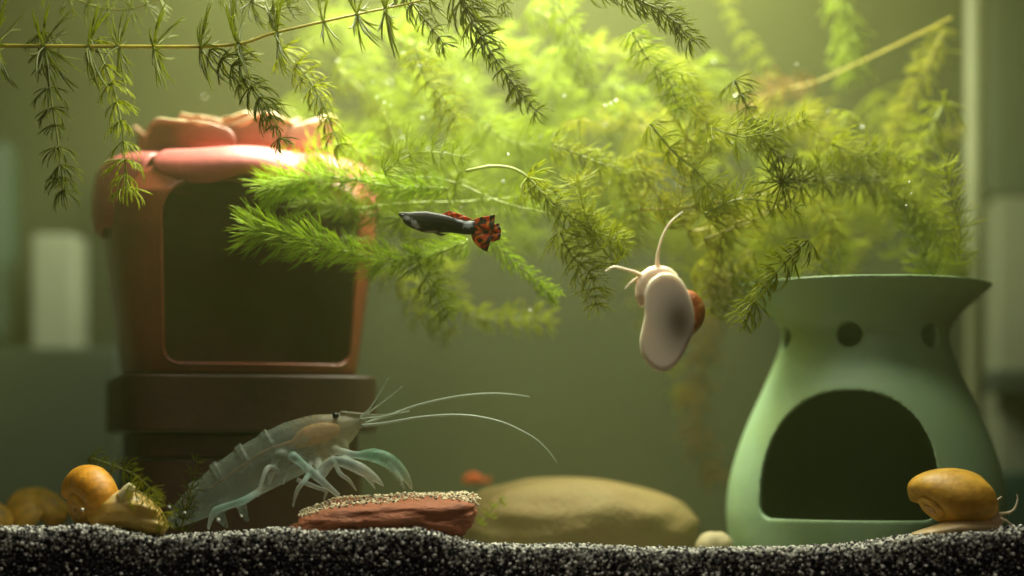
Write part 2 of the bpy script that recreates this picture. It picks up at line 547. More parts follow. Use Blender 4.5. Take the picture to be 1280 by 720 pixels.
# ---- mint green oil burner
BY = 0.125; bs = sc_at(BY)
bc = W(1081, 690, BY); bc.z = -0.018
def bz(py): return ZC + (HOR - py) * bs - bc.z
def prof(lst): return [(r * bs, bz(py)) for r, py in lst]
outer = prof([(166, 694), (171, 660), (172, 630), (166, 590), (150, 540), (128, 490), (111, 450), (104, 428), (104, 415), (112, 400), (132, 380), (152, 363), (156, 357)])
inner = prof([(147, 357), (140, 366), (112, 385), (90, 394), (60, 401), (20, 404), (4, 404)])
inner2 = prof([(4, 410), (60, 409), (90, 412), (97, 436), (113, 485), (137, 545), (154, 592), (160, 630), (159, 660), (154, 694)])
pr = smooth_profile(outer, 44) + smooth_profile(inner, 20) + smooth_profile(inner2, 36)
V, F = revolve(pr, 2.0, 128, 0, bc)
bme = mesh('burner', V, F); fix_normals(bme)
brot = R(-19.5)
aw = 105 * bs
arch = []
yb, ysd = bz(644), bz(614)
rc = 16 * bs
for k in range(7):
    a = math.pi + (math.pi / 2) * k / 6
    arch.append((-aw + rc + rc * math.cos(a), yb + rc + rc * math.sin(a)))
for k in range(7):
    a = 1.5 * math.pi + (math.pi / 2) * k / 6
    arch.append((aw - rc + rc * math.cos(a), yb + rc + rc * math.sin(a)))
ah = bz(492) - ysd
for k in range(33):
    a = math.pi * k / 32
    c_, s_ = math.cos(a), math.sin(a)
    arch.append((aw * math.copysign(abs(c_) ** 0.86, c_), ysd + ah * s_ ** 0.92))
cutters = [prism(arch, brot, bc, 0.03, 0.12)]
for k in range(6):
    hole = [(15 * bs * math.cos(2 * math.pi * i / 24), bz(424) + 15 * bs * math.sin(2 * math.pi * i / 24)) for i in range(24)]
    cutters.append(prism(hole, R(-21 + 60 * k), bc, 0.0375, 0.09))
bm_out = cut(bme, cutters, 0.0009, 14)
bm_out.materials.append(M_MINT)
burner = empty('oil_burner', bc, 'mint green ceramic oil burner with wide arched opening and flared bowl', 'oil burner')
link('body', bm_out, burner)

# ---- terracotta pot with a flower-shaped top
PY = 0.155; ps = sc_at(PY)
pc = W(297, 690, PY); pc.z = -0.018
def pz(py): return ZC + (HOR - py) * ps - pc.z
pot = empty('flower_pot_ornament', pc, 'terracotta pot ornament with big square opening and pink flower petals on top', 'ornament')
prot = R(17)
PN = 4.0
def pot_a(z):
    return np.interp(z, [pz(475), pz(462), pz(380), pz(300), pz(262), pz(232), pz(222)], [v * ps for v in (137, 139, 150, 160, 158, 140, 120)])
zz = [pz(p) for p in np.linspace(472, 222, 40)]
outp = [(float(pot_a(z)), z) for z in zz] + [(80 * ps, pz(216)), (3 * ps, pz(215))]
inp = [(3 * ps, pz(226)), (80 * ps, pz(228)), (122 * ps, pz(238))] + [(float(pot_a(z)) - 9 * ps, z) for z in zz[::-1] if pz(462) < z < pz(245)] + [(100 * ps, pz(463)), (3 * ps, pz(463)), (3 * ps, pz(472))]
V, F = revolve(outp + inp, PN, 160, prot, pc)
pme = mesh('pot', V, F); fix_normals(pme)
op = []
ow = 117 * ps
for (cx, czp, r_, a0) in ((-1, 462, 20, math.pi), (1, 462, 20, 1.5 * math.pi), (1, 246, 46, 0), (-1, 246, 46, math.pi / 2)):
    for k in range(9):
        a = a0 + (math.pi / 2) * k / 8
        u = cx * (ow - r_ * ps) + r_ * ps * math.cos(a)
        z = (pz(czp) + r_ * ps if czp > 400 else pz(czp) - r_ * ps) + r_ * ps * math.sin(a)
        # slightly narrower towards the bottom, like the pot itself
        f = np.interp(z, [pz(462), pz(246)], [0.94, 1.0])
        op.append((u * f + 6 * ps, z))
pot_me = cut(pme, [prism(op, prot, pc, 0.02, 0.13)], 0.0012, 4)
pot_me.materials.append(M_CLAY)
pot_body = link('body', pot_me, pot)
# raised rim round the opening
tp = []
cr, sr = math.cos(prot), math.sin(prot)
dense = []
for i in range(len(op)):
    a, b = op[i], op[(i + 1) % len(op)]
    for t in range(4): dense.append((a[0] + (b[0] - a[0]) * t / 4, a[1] + (b[1] - a[1]) * t / 4))
for u, z in dense:
    u *= 1.02
    a = float(pot_a(z)); v = a * max(0.02, 1 - abs(u / a) ** PN) ** (1 / PN)
    tp.append(Vector((pc.x + u * cr + v * sr, pc.y + u * sr - v * cr, pc.z + z)))
V, F = sweep(tp + [tp[0], tp[1]], [2.6 * ps] * (len(tp) + 2), 8, ref=(sr, -cr, 0), cap=False)
link('opening_rim', mesh('opening_rim', V, F, M_CLAY), pot_body)
# stepped plinth
def slab(name, hw, py0, py1, n, mat):
    z0, z1 = pz(py1), pz(py0); r = 5 * ps
    h = hw * ps; r = 3.5 * ps; e_ = 0.6 * ps
    arc = [(math.cos(R(q_)), math.sin(R(q_))) for q_ in (-90, -60, -30, 0)]
    pts = [(2 * ps, z0), (h * .8, z0), (h - r - e_, z0)] + [(h - r + r * c_, z0 + r + r * s_) for c_, s_ in arc] + [(h, z0 + r + e_), (h, (z0 + z1) / 2), (h, z1 - r - e_)]
    pts += [(h - r + r * c_, z1 - r - r * s_) for c_, s_ in arc[::-1]] + [(h - r - e_, z1), (h * .8, z1), (2 * ps, z1)]
    V, F = revolve(pts, n, 96, prot, pc)
    link(name, mesh(name, V, F, mat), pot)
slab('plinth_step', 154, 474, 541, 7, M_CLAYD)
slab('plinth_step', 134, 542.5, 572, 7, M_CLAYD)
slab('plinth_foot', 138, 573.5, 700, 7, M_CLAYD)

# petals: curved shells with real thickness
def petal(theta, width, prof_pts, c_in, c_out, thick=3.5, wav=0.0, seed=0, sx=1.0, edge=4.0, hang=7):
    nu, nv = 18, 22
    P = smooth_profile([(r * ps, pz(py)) for r, py in prof_pts], nv)
    V, C = [], []
    rnd = random.Random(seed)
    ph = rnd.uniform(0, 6)
    grid = []
    for j in range(nv):
        t = j / (nv - 1)
        w = width * (math.sin(math.pi * min(1.0, (0.28 + 0.72 * t) ** 0.9)) ** 0.55 if t < 0.999 else 0.28)
        w = width * max(0.30, (1 - max(0, (t - 0.45) / 0.62) ** 2.2) ** 0.5)
        for i in range(nu):
            u = -1 + 2 * i / (nu - 1)
            r, z = P[j]
            ang = theta + u * w
            z2 = z - (u * u) * hang * ps * t * t + wav * ps * math.sin(u * 5 + ph) * t
            r2 = r - (u * u) * 9 * ps
            grid.append(Vector((pc.x + r2 * math.sin(ang) * sx, pc.y - r2 * math.cos(ang), pc.z + z2)))
            C.append(tuple(c_in[q] * (1 - t ** edge) + c_out[q] * t ** edge for q in range(3)))
    F = [(j * nu + i, j * nu + i + 1, (j + 1) * nu + i + 1, (j + 1) * nu + i) for j in range(nv - 1) for i in range(nu - 1)]
    me = mesh('petal', grid, F, M_PETAL, cols=C)
    def so(o):
        m = o.modifiers.new('t', 'SOLIDIFY'); m.thickness = thick * ps; m.offset = 0
        b = o.modifiers.new('u', 'SUBSURF'); b.levels = 1; b.render_levels = 1
    out = evaluate(me, [so])
    out.polygons.foreach_set('use_smooth', [True] * len(out.polygons))
    link('petal', out, pot)
PINK = (0.48, 0.085, 0.08); PINK2 = (0.56, 0.15, 0.14); CREAM = (0.74, 0.58, 0.34); ROSE = (0.24, 0.036, 0.034)  # petal glaze tones, with shaded fronts and lit rims partly painted in
def outer_pf(drop):
    return [(100, 232), (126, 213), (152, 211), (170, 224), (176, 224 + drop * 0.6), (171, 224 + drop)]
for k, (th, w, drop) in enumerate(((-66, 34, 74), (8, 38, 22), (80, 34, 60), (150, 36, 50), (218, 36, 60))):
    petal(R(th), R(w), outer_pf(drop), PINK2, PINK, 7, 4, k)
for k, (th, w, r_, top) in enumerate(((-34, 42, 116, 166), (30, 36, 104, 160), (74, 36, 118, 154), (128, 42, 116, 158), (195, 42, 118, 152), (262, 38, 118, 158))):
    petal(R(th), R(w), [(r_ - 40, 228), (r_ - 8, 216), (r_ + 5, 200), (r_ + 6, 184), (r_ + 7, top + 6), (r_ + 13, top)], ROSE, CREAM, 3.2, 2.5, 10 + k, edge=6, hang=15)
for k, (th, w, r_, top) in enumerate(((-52, 50, 66, 150), (14, 44, 58, 152), (75, 46, 72, 153), (150, 50, 60, 150), (235, 50, 62, 147))):
    petal(R(th), R(w), [(r_ - 24, 226), (r_ - 4, 210), (r_ + 4, 190), (r_ + 4, 170), (r_ + 5, top + 6), (r_ + 10, top)], (0.34, 0.10, 0.07), CREAM, 3.2, 2.5, 30 + k, edge=3, hang=12)

# ------------------------------------------------------------------ stones
def stone(name, c, half, mat, label, cat, seed=0, n=2.3, amp=0.10, freq=2.2, fine=0.0, sub=5, tilt=(0, 0, 0), flat_top=None, group=None):
    bm = bmesh.new(); bmesh.ops.create_icosphere(bm, subdivisions=sub, radius=1)
    off = Vector((seed * 7.3, seed * 3.1, seed * 1.7))
    for v in bm.verts:
        d = v.co.normalized()
        r = 1 / (abs(d.x) ** n + abs(d.y) ** n + abs(d.z) ** n) ** (1 / n)
        r *= 1 + amp * noise.noise(d * freq + off) + 0.5 * amp * noise.noise(d * freq * 2.7 + off) + fine * noise.noise(d * 11 + off)
        p = d * r
        v.co = Vector((p.x * half[0], p.y * half[1], p.z * half[2]))
    me = bpy.data.meshes.new(name); bm.to_mesh(me); bm.free()
    me.polygons.foreach_set('use_smooth', [True] * len(me.polygons))
    me.materials.append(mat)
    o = link(name, me); o.location = c; o.rotation_euler = tilt
    return tag(o, label, cat, group)

s14 = sc_at(0.15)
c = W(724, 652, 0.15)
stone('river_stone', (c.x, 0.15, c.z - 0.003), (151 * s14, 0.055, 62 * s14), M_STONE, 'large smooth oval tan stone lying behind the red rock', 'stone', seed=3, n=2.25, amp=0.07, freq=1.2, tilt=(0, R(1.5), 0))
s2 = sc_at(0.10); c = W(893, 676, 0.10)
stone('pebble', (c.x, 0.10, c.z - 0.004), (24 * s2, 0.009, 21 * s2), M_PEB, 'small pale pebble between the tan stone and the mint burner', 'pebble', seed=5, sub=3)

# red slab of rock, built as a cracked layered block
RY = 0.034; rs = sc_at(RY)
bm = bmesh.new(); bmesh.ops.create_cube(bm, size=2.0)
bmesh.ops.subdivide_edges(bm, edges=list(bm.edges), cuts=23, use_grid_fill=True)
for v in bm.verts:
    u = v.co.copy()
    d = u.normalized()
    n_ = 6.0
    r = 1 / (abs(d.x) ** n_ + abs(d.y) ** n_ + abs(d.z) ** n_) ** (1 / n_)
    p = d * r
    # left end slopes down, right end is undercut
    lz = p.z
    x = p.x * (118 - (10 if lz > 0 else -2) * (1 if p.x < 0 else 0) - (20 * (0.5 - lz * 0.5) if p.x > 0 else -8 * (0.5 - lz * .5)))
    h = 1.0 - 0.30 * max(0, (-p.x - 0.55)) / 0.45
    z = (lz * 0.5 + 0.5) * 48 * h * (1 + 0.05 * p.x)
    y = p.y * 52
    q = Vector((x * 0.03, y * 0.03, z * 0.09))
    nn = noise.noise(q) * 6 + noise.noise(q * 2.6 + Vector((3, 1, 7))) * 4.0 + noise.noise(q * 6) * 1.6
    ledge = 6.0 * (0.5 - abs(0.5 - ((z + 0.05 * x + 5 * noise.noise(Vector((x * .02, 0, 4)))) / 19.0 % 1.0))) if p.y < 0.3 else 0
    side = 1 - abs(p.z) ** 4
    v.co = Vector((x + d.x * nn * side, y + (d.y * nn - (ledge if p.y < 0 else 0)) * side, z + d.z * nn * (0.35 if lz > 0 else 0.8))) * rs
me = bpy.data.meshes.new('rock_slab'); bm.to_mesh(me); bm.free()
me.polygons.foreach_set('use_smooth', [True] * len(me.polygons)); me.materials.append(M_ROCK)
rc_ = W(484, 672, RY)
rock = empty('rock_slab', (rc_.x, RY, rc_.z), 'flat red-brown rock slab dusted with pale sand in front of the prawn', 'rock')
ro = link('stone', me, rock); ro.location = (0, 0, 0); ro.rotation_euler = (R(7), R(-1.5), 0)
# sand lying on its top
bpy.context.view_layer.update()
mw = Matrix.Translation(Vector((rc_.x, RY, rc_.z))) @ ro.rotation_euler.to_matrix().to_4x4()
tops = [mw @ v.co for v in me.vertices if v.normal.z > 0.75 and v.co.z > 30 * rs]
pp = []
tops = [t for t in tops if t.y > RY - 0.013 + 0.009 * noise.noise(Vector((t.x * 55, 0.3, 1)))]
for _ in range(1700):
    t = random.choice(tops)
    if noise.noise(t * 90) < -0.28: continue
    pp.append((t.x + random.uniform(-.003, .003), t.y + random.uniform(-.003, .003), t.z + random.uniform(-.0004, .0006)))
pp = np.array(pp)
cols = grain_cols(len(pp), 0.88); w_ = cols.sum(1) > 0.6
cols[w_] *= np.array([1.05, 0.92, 0.68])
so_ = link('sand', grains('sand', pp, rng.uniform(0.0005, 0.0009, len(pp)), cols, M_GRAIN), rock)
so_['kind'] = 'stuff'

# ------------------------------------------------------------------ snails
def spiral_shell(bbox_c, bbox_half, rot, c_main, c_apex, c_band, turns=3.6, W_=2.25, aper=0.78, H=1.15):
    b = math.log(W_) / (2 * math.pi)
    nT, sides = 150, 30
    V, F, C = [], [], []
    for i in range(nT):
        t = turns * 2 * math.pi * (i / (nT - 1))
        s = math.exp(b * (t - turns * 2 * math.pi))
        cx, cyy, cz = s * math.cos(t), s * math.sin(t), -H * s
        er = Vector((math.cos(t), math.sin(t), 0)); ez = Vector((0, 0, 1))
        for k in range(sides):
            a = 2 * math.pi * k / sides
            ribs = 1 + 0.010 * math.sin(t * 34) + 0.012 * noise.noise(Vector((t * 3, k * .2, 1)))
            V.append(Vector((cx, cyy, cz)) * 0.92 + er * (aper * s * math.cos(a) * ribs) + ez * (aper * 1.12 * s * math.sin(a) * ribs))
            f = i / (nT - 1)
            wob = 0.5 + 0.5 * noise.noise(Vector((t * 2.0, a * 0.6, 3)))
            col = [c_apex[q] * (1 - f) ** 2 + c_main[q] * (1 - (1 - f) ** 2) for q in range(3)]
            lines = 1 - 0.16 * max(0, math.sin(t * 23 + 1.5 * wob)) ** 4
            worn = max(0, noise.noise(Vector((t * 3.1, a * 1.3, 9))) - 0.25) * 0.8
            col = [min(1, (col[q] * (1 - worn) + (0.66, 0.52, 0.26)[q] * worn) * lines) for q in range(3)]
            g = 0.35 * max(0, math.sin(t * 9 + 2 * math.sin(t))) * wob
            C.append([col[q] * (1 - g) + c_band[q] * g for q in range(3)])
    for i in range(nT - 1):
        for k in range(sides):
            a, bb = i * sides + k, i * sides + (k + 1) % sides
            F.append((a, bb, bb + sides, a + sides))
    F.append(tuple(range(sides))); F.append(tuple((nT - 1) * sides + k for k in range(sides)))
    Vr = [rot @ v for v in V]
    A = np.array([v[:] for v in Vr]); lo, hi = A.min(0), A.max(0)
    A = (A - (lo + hi) / 2) / ((hi - lo) / 2) * np.array(bbox_half) + np.array(bbox_c)
    me = mesh('shell', [tuple(a) for a in A], F, M_SHELLY, cols=C)
    fix_normals(me)
    return me

def pxpath(lst, y):
    return [W(p[0], p[1], y + (p[2] if len(p) > 2 else 0)) for p in lst]

def axis_rot(z_to, spin):
    q = Vector((0, 0, 1)).rotation_difference(Vector(z_to).normalized())
    return q.to_matrix() @ Matrix.Rotation(spin, 3, 'Z')

YEL = (0.62, 0.33, 0.035); ORA = (0.80, 0.37, 0.025); YAP = (0.60, 0.36, 0.20); YB = (0.42, 0.20, 0.02)
# yellow snail on the gravel, lower right
SY = 0.022; ss = sc_at(SY)
c = W(1191, 622, SY)
snail = empty('snail', (c.x, SY, c.z - 0.016), 'yellow-gold snail crawling on the gravel in front of the mint burner', 'snail')
link('shell', spiral_shell((c.x, SY + 0.003, c.z), (53 * ss, 0.019, 37 * ss), axis_rot((-0.90, -0.25, -0.42), 4.05), (0.60, 0.34, 0.035), YAP, YB), snail)
FL = (0.58, 0.42, 0.20); FLD = (0.50, 0.27, 0.13)
link('body', organic([
    (pxpath([(1140, 668), (1165, 664), (1195, 659), (1225, 658), (1247, 660)], SY - 0.003), [(0.004, 2 * ss), (0.010, 6 * ss), (0.012, 10 * ss), (0.011, 10 * ss), (0.006, 5 * ss)], FL),
    (pxpath([(1205, 648), (1228, 646), (1244, 648), (1253, 655)], SY - 0.004), [10 * ss, 12 * ss, 10 * ss, 4 * ss], FLD),
    (pxpath([(1248, 642), (1260, 641), (1268, 636), (1272, 625), (1271, 617)], SY - 0.008), [2.4 * ss, 1.9 * ss, 1.7 * ss, 1.4 * ss, 1.0 * ss], (0.6, 0.5, 0.33)),
    (pxpath([(1250, 648), (1258, 651), (1266, 658), (1272, 664)], SY - 0.010), [2.2 * ss, 1.8 * ss, 1.6 * ss, 1.2 * ss], (0.6, 0.5, 0.33)),
    (pxpath([(1240, 628), (1248, 624), (1253, 620)], SY - 0.002), [2.2 * ss, 1.8 * ss, 1.2 * ss], (0.6, 0.5, 0.33)),
], 0.00055, M_FLESH, 4), snail)

# orange snail, lower left, with a ruffled yellow foot
SY = 0.026; ss = sc_at(SY)
c = W(110, 624, SY)
snail = empty('snail', (c.x, SY, c.z - 0.018), 'bright orange snail with ruffled yellow foot on the gravel mound below the pot', 'snail')
link('shell', spiral_shell((c.x, SY + 0.006, c.z), (41 * ss, 0.018, 43 * ss), axis_rot((-0.35, -0.35, -0.15), 0.6), ORA, (0.66, 0.36, 0.10), (0.60, 0.24, 0.02), W_=2.0, turns=3.2), snail)
YF = (0.62, 0.42, 0.10)
limbs = [(pxpath([(118, 655), (140, 640), (165, 640), (190, 652), (208, 664)], SY), [(0.010, 18 * ss), (0.013, 27 * ss), (0.0115, 26 * ss), (0.009, 20 * ss), (0.003, 7 * ss)], [(0.64, 0.34, 0.04), (0.64, 0.38, 0.06), YF, YF, YF])]
for k, (a, b_) in enumerate((((158, 630), (198, 640)), ((158, 648), (206, 658)))):
    limbs.append((pxpath([a, ((a[0] + b_[0]) / 2, (a[1] + b_[1]) / 2 - 2), b_], SY - 0.0075 + 0.0015 * (k % 2)), [(0.004, 5.2 * ss), (0.0045, 5.6 * ss), (0.002, 2.2 * ss)], (0.66, 0.45 + 0.03 * (k % 3), 0.13)))
limbs.append((pxpath([(150, 622), (160, 613), (166, 606)], SY - 0.008), [(0.004, 6 * ss), (0.004, 8 * ss), (0.003, 6 * ss)], (0.70, 0.62, 0.36)))
link('body', organic(limbs, 0.0006, M_FLESH, 9), snail)

# two more orange snails behind it, out of focus
for (px, py, hw, hh, y, lab) in ((46, 643, 38, 34, 0.12, 'blurred yellow-orange snail half hidden behind the bright orange snail'),
                                 (-10, 655, 24, 28, 0.10, 'orange snail cut off by the picture edge on the gravel')):
    s_ = sc_at(y); c = W(px, py, y)
    sn = empty('snail', (c.x, y, c.z - hh * s_), lab, 'snail')
    link('shell', spiral_shell((c.x, y, c.z), (hw * s_, 0.015, hh * s_), axis_rot((0.5, -0.3, 0.55), 1.0), (0.74, 0.45, 0.06), YAP, YB), sn)
    link('body', organic([(pxpath([(px - hw, py + hh), (px, py + hh - 4), (px + hw * .9, py + hh + 2)], y - 0.004), [(0.006, 3 * s_), (0.011, 8 * s_), (0.005, 3 * s_)], FL)], 0.001, M_FLESH, 3), sn)

# snail clinging to the front pane, its sole towards us
SY = 0.0; ss = K
outline = [(826, 341), (840, 341), (852, 349), (861, 365), (867, 382), (869, 400), (867, 416), (860, 432), (853, 446), (844, 458), (834, 464), (824, 465), (814, 459), (806, 450), (801, 438), (800, 424), (803, 408),
           (806, 394), (806, 380), (807, 364), (813, 350)]
def dome(outline, cpt, y_front, thick, nr=9):
    ol = catmull([Vector((p[0], 0, p[1])) for p in outline + [outline[0]]], 73)[:-1]
    V, F = [], []
    n = len(ol)
    rings = []
    for j in range(-3, nr + 1):
        if j < 0:                       # rounded edge at the front
            t = (j + 3) / 3.0
            s = 0.90 + 0.10 * math.sin(t * math.pi / 2); y = y_front + 0.0016 * (1 - math.cos(t * math.pi / 2))
        else:
            t = j / nr
            s = math.cos(t * math.pi / 2) * 0.999 + 0.001; y = y_front + 0.0016 + thick * math.sin(t * math.pi / 2)
        rings.append((s, y))
    for s, y in rings:
        for p in ol:
            V.append(W(cpt[0] + (p.x - cpt[0]) * s, cpt[1] + (p.z - cpt[1]) * s, 0) + Vector((0, y, 0)))
    for j in range(len(rings) - 1):
        for k in range(n):
            a, b = j * n + k, j * n + (k + 1) % n
            F.append((a, b, b + n, a + n))
    F.append(tuple(range(n))[::-1]); F.append(tuple((len(rings) - 1) * n + k for k in range(n)))
    return V, F
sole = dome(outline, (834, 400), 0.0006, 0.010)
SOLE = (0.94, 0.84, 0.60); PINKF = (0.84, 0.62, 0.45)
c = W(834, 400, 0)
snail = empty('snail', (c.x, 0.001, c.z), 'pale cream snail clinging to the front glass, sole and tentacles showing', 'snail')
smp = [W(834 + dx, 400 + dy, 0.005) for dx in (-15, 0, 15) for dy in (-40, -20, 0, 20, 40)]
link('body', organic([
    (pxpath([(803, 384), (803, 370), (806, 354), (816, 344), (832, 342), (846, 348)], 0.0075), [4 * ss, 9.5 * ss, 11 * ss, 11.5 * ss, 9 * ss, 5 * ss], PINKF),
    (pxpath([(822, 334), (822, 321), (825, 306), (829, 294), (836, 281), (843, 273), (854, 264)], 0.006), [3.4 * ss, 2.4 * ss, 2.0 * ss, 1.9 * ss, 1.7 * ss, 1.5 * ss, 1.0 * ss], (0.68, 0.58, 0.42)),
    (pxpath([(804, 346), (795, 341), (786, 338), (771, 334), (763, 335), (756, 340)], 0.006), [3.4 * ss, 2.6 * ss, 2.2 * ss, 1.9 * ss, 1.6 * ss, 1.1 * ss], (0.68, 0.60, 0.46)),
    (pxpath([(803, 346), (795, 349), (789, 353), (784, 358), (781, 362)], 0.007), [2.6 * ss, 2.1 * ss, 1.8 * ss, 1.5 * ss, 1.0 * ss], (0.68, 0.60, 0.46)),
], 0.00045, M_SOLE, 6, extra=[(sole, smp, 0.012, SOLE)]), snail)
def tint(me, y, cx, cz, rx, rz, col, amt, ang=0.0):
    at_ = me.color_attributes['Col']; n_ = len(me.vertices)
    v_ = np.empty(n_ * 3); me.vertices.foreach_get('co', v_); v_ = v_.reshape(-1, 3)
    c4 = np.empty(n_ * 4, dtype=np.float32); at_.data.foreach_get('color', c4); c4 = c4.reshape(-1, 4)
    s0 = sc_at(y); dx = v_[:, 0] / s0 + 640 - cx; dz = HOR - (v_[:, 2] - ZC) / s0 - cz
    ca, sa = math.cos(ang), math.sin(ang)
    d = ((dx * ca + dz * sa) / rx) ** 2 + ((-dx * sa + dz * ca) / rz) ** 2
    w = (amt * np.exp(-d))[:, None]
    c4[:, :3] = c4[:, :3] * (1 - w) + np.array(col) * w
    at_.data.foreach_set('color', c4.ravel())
tint(snail.children[0].data, 0.0, 850, 402, 24, 37, (0.14, 0.10, 0.045), 0.93, R(-8))  # shading of the sole, with shell and organs behind it, painted into its colours
c = W(846, 386, 0.02)
link('shell', spiral_shell((c.x + 2 * ss, 0.026, c.z + 1 * ss), (38 * ss, 0.017, 39 * ss), axis_rot((-0.1, 0.9, 0.25), 0.4), (0.28, 0.075, 0.010), (0.5, 0.25, 0.08), (0.16, 0.045, 0.008)), snail)

# ------------------------------------------------------------------ prawn
PRY = 0.050; q = sc_at(PRY)
BODY = (0.34, 0.43, 0.34); HEADC = (0.52, 0.54, 0.34); TEAL = (0.48, 0.76, 0.66); PALE = (0.74, 0.84, 0.74)
prawn = empty('prawn', W(350, 662, PRY), 'translucent grey-green prawn with teal legs and long pale antennae', 'prawn')
limbs = [
    (pxpath([(459, 527), (447, 529), (428, 537), (402, 547), (366, 561), (325, 582), (285, 606), (252, 626), (226, 644), (212, 656)], PRY),
     [(2 * q, 3 * q), (6 * q, 8 * q), (14 * q, 21 * q), (20 * q, 31 * q), (23 * q, 35 * q), (22 * q, 34 * q), (20 * q, 31 * q), (15 * q, 23 * q), (10 * q, 15 * q), (4 * q, 6 * q)],
     [HEADC, HEADC, HEADC, (0.52, 0.46, 0.27), BODY, (0.42, 0.37, 0.24), BODY, BODY, BODY, BODY]),
    # rostrum and antennal scale
    (pxpath([(425, 516), (445, 518), (466, 519), (490, 518)], PRY - 0.001), [3 * q, 3 * q, 2 * q, 1.0 * q], (0.42, 0.47, 0.34)),
    # mouthparts
    (pxpath([(425, 548), (432, 560), (430, 572)], PRY - 0.003), [7 * q, 5 * q, 2 * q], HEADC),
    # big claw arm
    (pxpath([(412, 560, 0.008), (430, 566), (446, 569), (466, 569), (484, 575), (499, 587), (509, 599), (515, 612)], PRY - 0.010), [4 * q, 6 * q, 4.6 * q, 9 * q, 10 * q, 8 * q, 5 * q, 1.6 * q], [PALE, PALE, TEAL, (0.22, 0.56, 0.36), (0.24, 0.56, 0.38), (0.34, 0.56, 0.40), (0.46, 0.56, 0.40), (0.55, 0.60, 0.42)]),
    (pxpath([(484, 580), (495, 592), (502, 604), (506, 612)], PRY - 0.013), [5 * q, 3.6 * q, 2.6 * q, 1.2 * q], (0.40, 0.46, 0.34)),
    # second arm
    (pxpath([(396, 570, 0.012), (402, 592), (408, 583), (418, 576), (434, 579), (452, 587), (468, 597), (480, 608)], PRY - 0.014), [5 * q, 5.6 * q, 7.5 * q, 6 * q, 7.5 * q, 8 * q, 5 * q, 1.6 * q], [PALE, PALE, PALE, (0.36, 0.52, 0.44), (0.38, 0.52, 0.44), PALE, PALE, PALE]),
    (pxpath([(452, 589), (462, 601), (470, 612)], PRY - 0.013), [3.4 * q, 2.6 * q, 1.2 * q], PALE),
    # walking legs
    (pxpath([(372, 580, 0.008), (352, 568), (345, 574), (340, 590), (336, 606)], PRY - 0.010), [4 * q, 5.6 * q, 4.4 * q, 4.2 * q, 2 * q], [PALE, TEAL, TEAL, PALE, PALE]),
    (pxpath([(380, 582, 0.014), (366, 570), (378, 580), (394, 594), (410, 608), (424, 620)], PRY - 0.016), [4 * q, 6.4 * q, 5 * q, 6 * q, 4.4 * q, 3 * q], [PALE, TEAL, TEAL, (0.30, 0.52, 0.44), PALE, PALE]),
    (pxpath([(370, 585, 0.004), (360, 575), (357, 590), (354, 606)], PRY - 0.006), [3 * q, 3.4 * q, 3 * q, 1.6 * q], PALE),
    (pxpath([(372, 600, 0.006), (385, 605), (398, 610), (408, 614), (404, 626)], PRY - 0.008), [3 * q, 3.4 * q, 3 * q, 2.6 * q, 1.4 * q], PALE),
    (pxpath([(335, 606, 0.012), (308, 624), (288, 631), (270, 638), (264, 648), (260, 662)], PRY - 0.014), [4 * q, 5.0 * q, 4.2 * q, 5 * q, 3.6 * q, 2 * q], [PALE, TEAL, TEAL, TEAL, PALE, PALE]),
    (pxpath([(352, 592, -0.004), (336, 584, -0.016), (328, 600, -0.019), (322, 622, -0.018)], PRY), [3 * q, 3.6 * q, 3 * q, 1.6 * q], PALE),
    (pxpath([(388, 578, -0.005), (384, 596, -0.018), (372, 612, -0.020), (366, 634, -0.018)], PRY), [3 * q, 3.8 * q, 3 * q, 1.6 * q], [PALE, TEAL, PALE, PALE]),
    (pxpath([(414, 566, -0.004), (424, 590, -0.012), (436, 600, -0.014), (446, 614, -0.012)], PRY), [3 * q, 3.4 * q, 2.8 * q, 1.4 * q], PALE),
    # swimmerets and tail fan
    (pxpath([(300, 622), (304, 640), (310, 652)], PRY), [(3 * q, 7 * q), (3 * q, 6 * q), (1.5 * q, 2 * q)], BODY),
    (pxpath([(272, 636), (278, 650), (284, 660)], PRY), [(3 * q, 7 * q), (3 * q, 6 * q), (1.5 * q, 2 * q)], BODY),
    (pxpath([(222, 646), (206, 656), (196, 664)], PRY - 0.004), [(5 * q, 3 * q), (8 * q, 3 * q), (4 * q, 1.5 * q)], BODY),
]
# the segmented back: shallow rings that stand proud of the abdomen
for (a, b_, r) in (((350, 541), (342, 597), 35.6), ((318, 557), (310, 614), 34.6), ((286, 577), (276, 634), 31.6), ((256, 601), (246, 646), 25)):
    cx, cz = (a[0] + b_[0]) / 2, (a[1] + b_[1]) / 2
    dx, dz = 4.0, -2.4
    limbs.append((pxpath([(cx - dx, cz - dz), (cx, cz), (cx + dx, cz + dz)], PRY), [(0.62 * q * r, (r - 0.4) * q)] * 2 + [(0.655 * q * r, (r + 0.9) * q)], BODY))
link('body', organic(limbs, 0.0006, M_PRAWN, 4), prawn)
link('stomach', organic([(pxpath([(424, 536), (404, 540), (384, 546), (366, 556)], PRY), [(4 * q, 6 * q), (8 * q, 13 * q), (9 * q, 13 * q), (4 * q, 6 * q)], (0.50, 0.27, 0.08)),
    (pxpath([(366, 553), (330, 566), (296, 588), (258, 614)], PRY), [(2.5 * q, 4 * q), (2.5 * q, 3.6 * q), (2 * q, 3 * q), (1.5 * q, 2 * q)], (0.22, 0.14, 0.06))], 0.0007, M_STOM, 3), prawn)
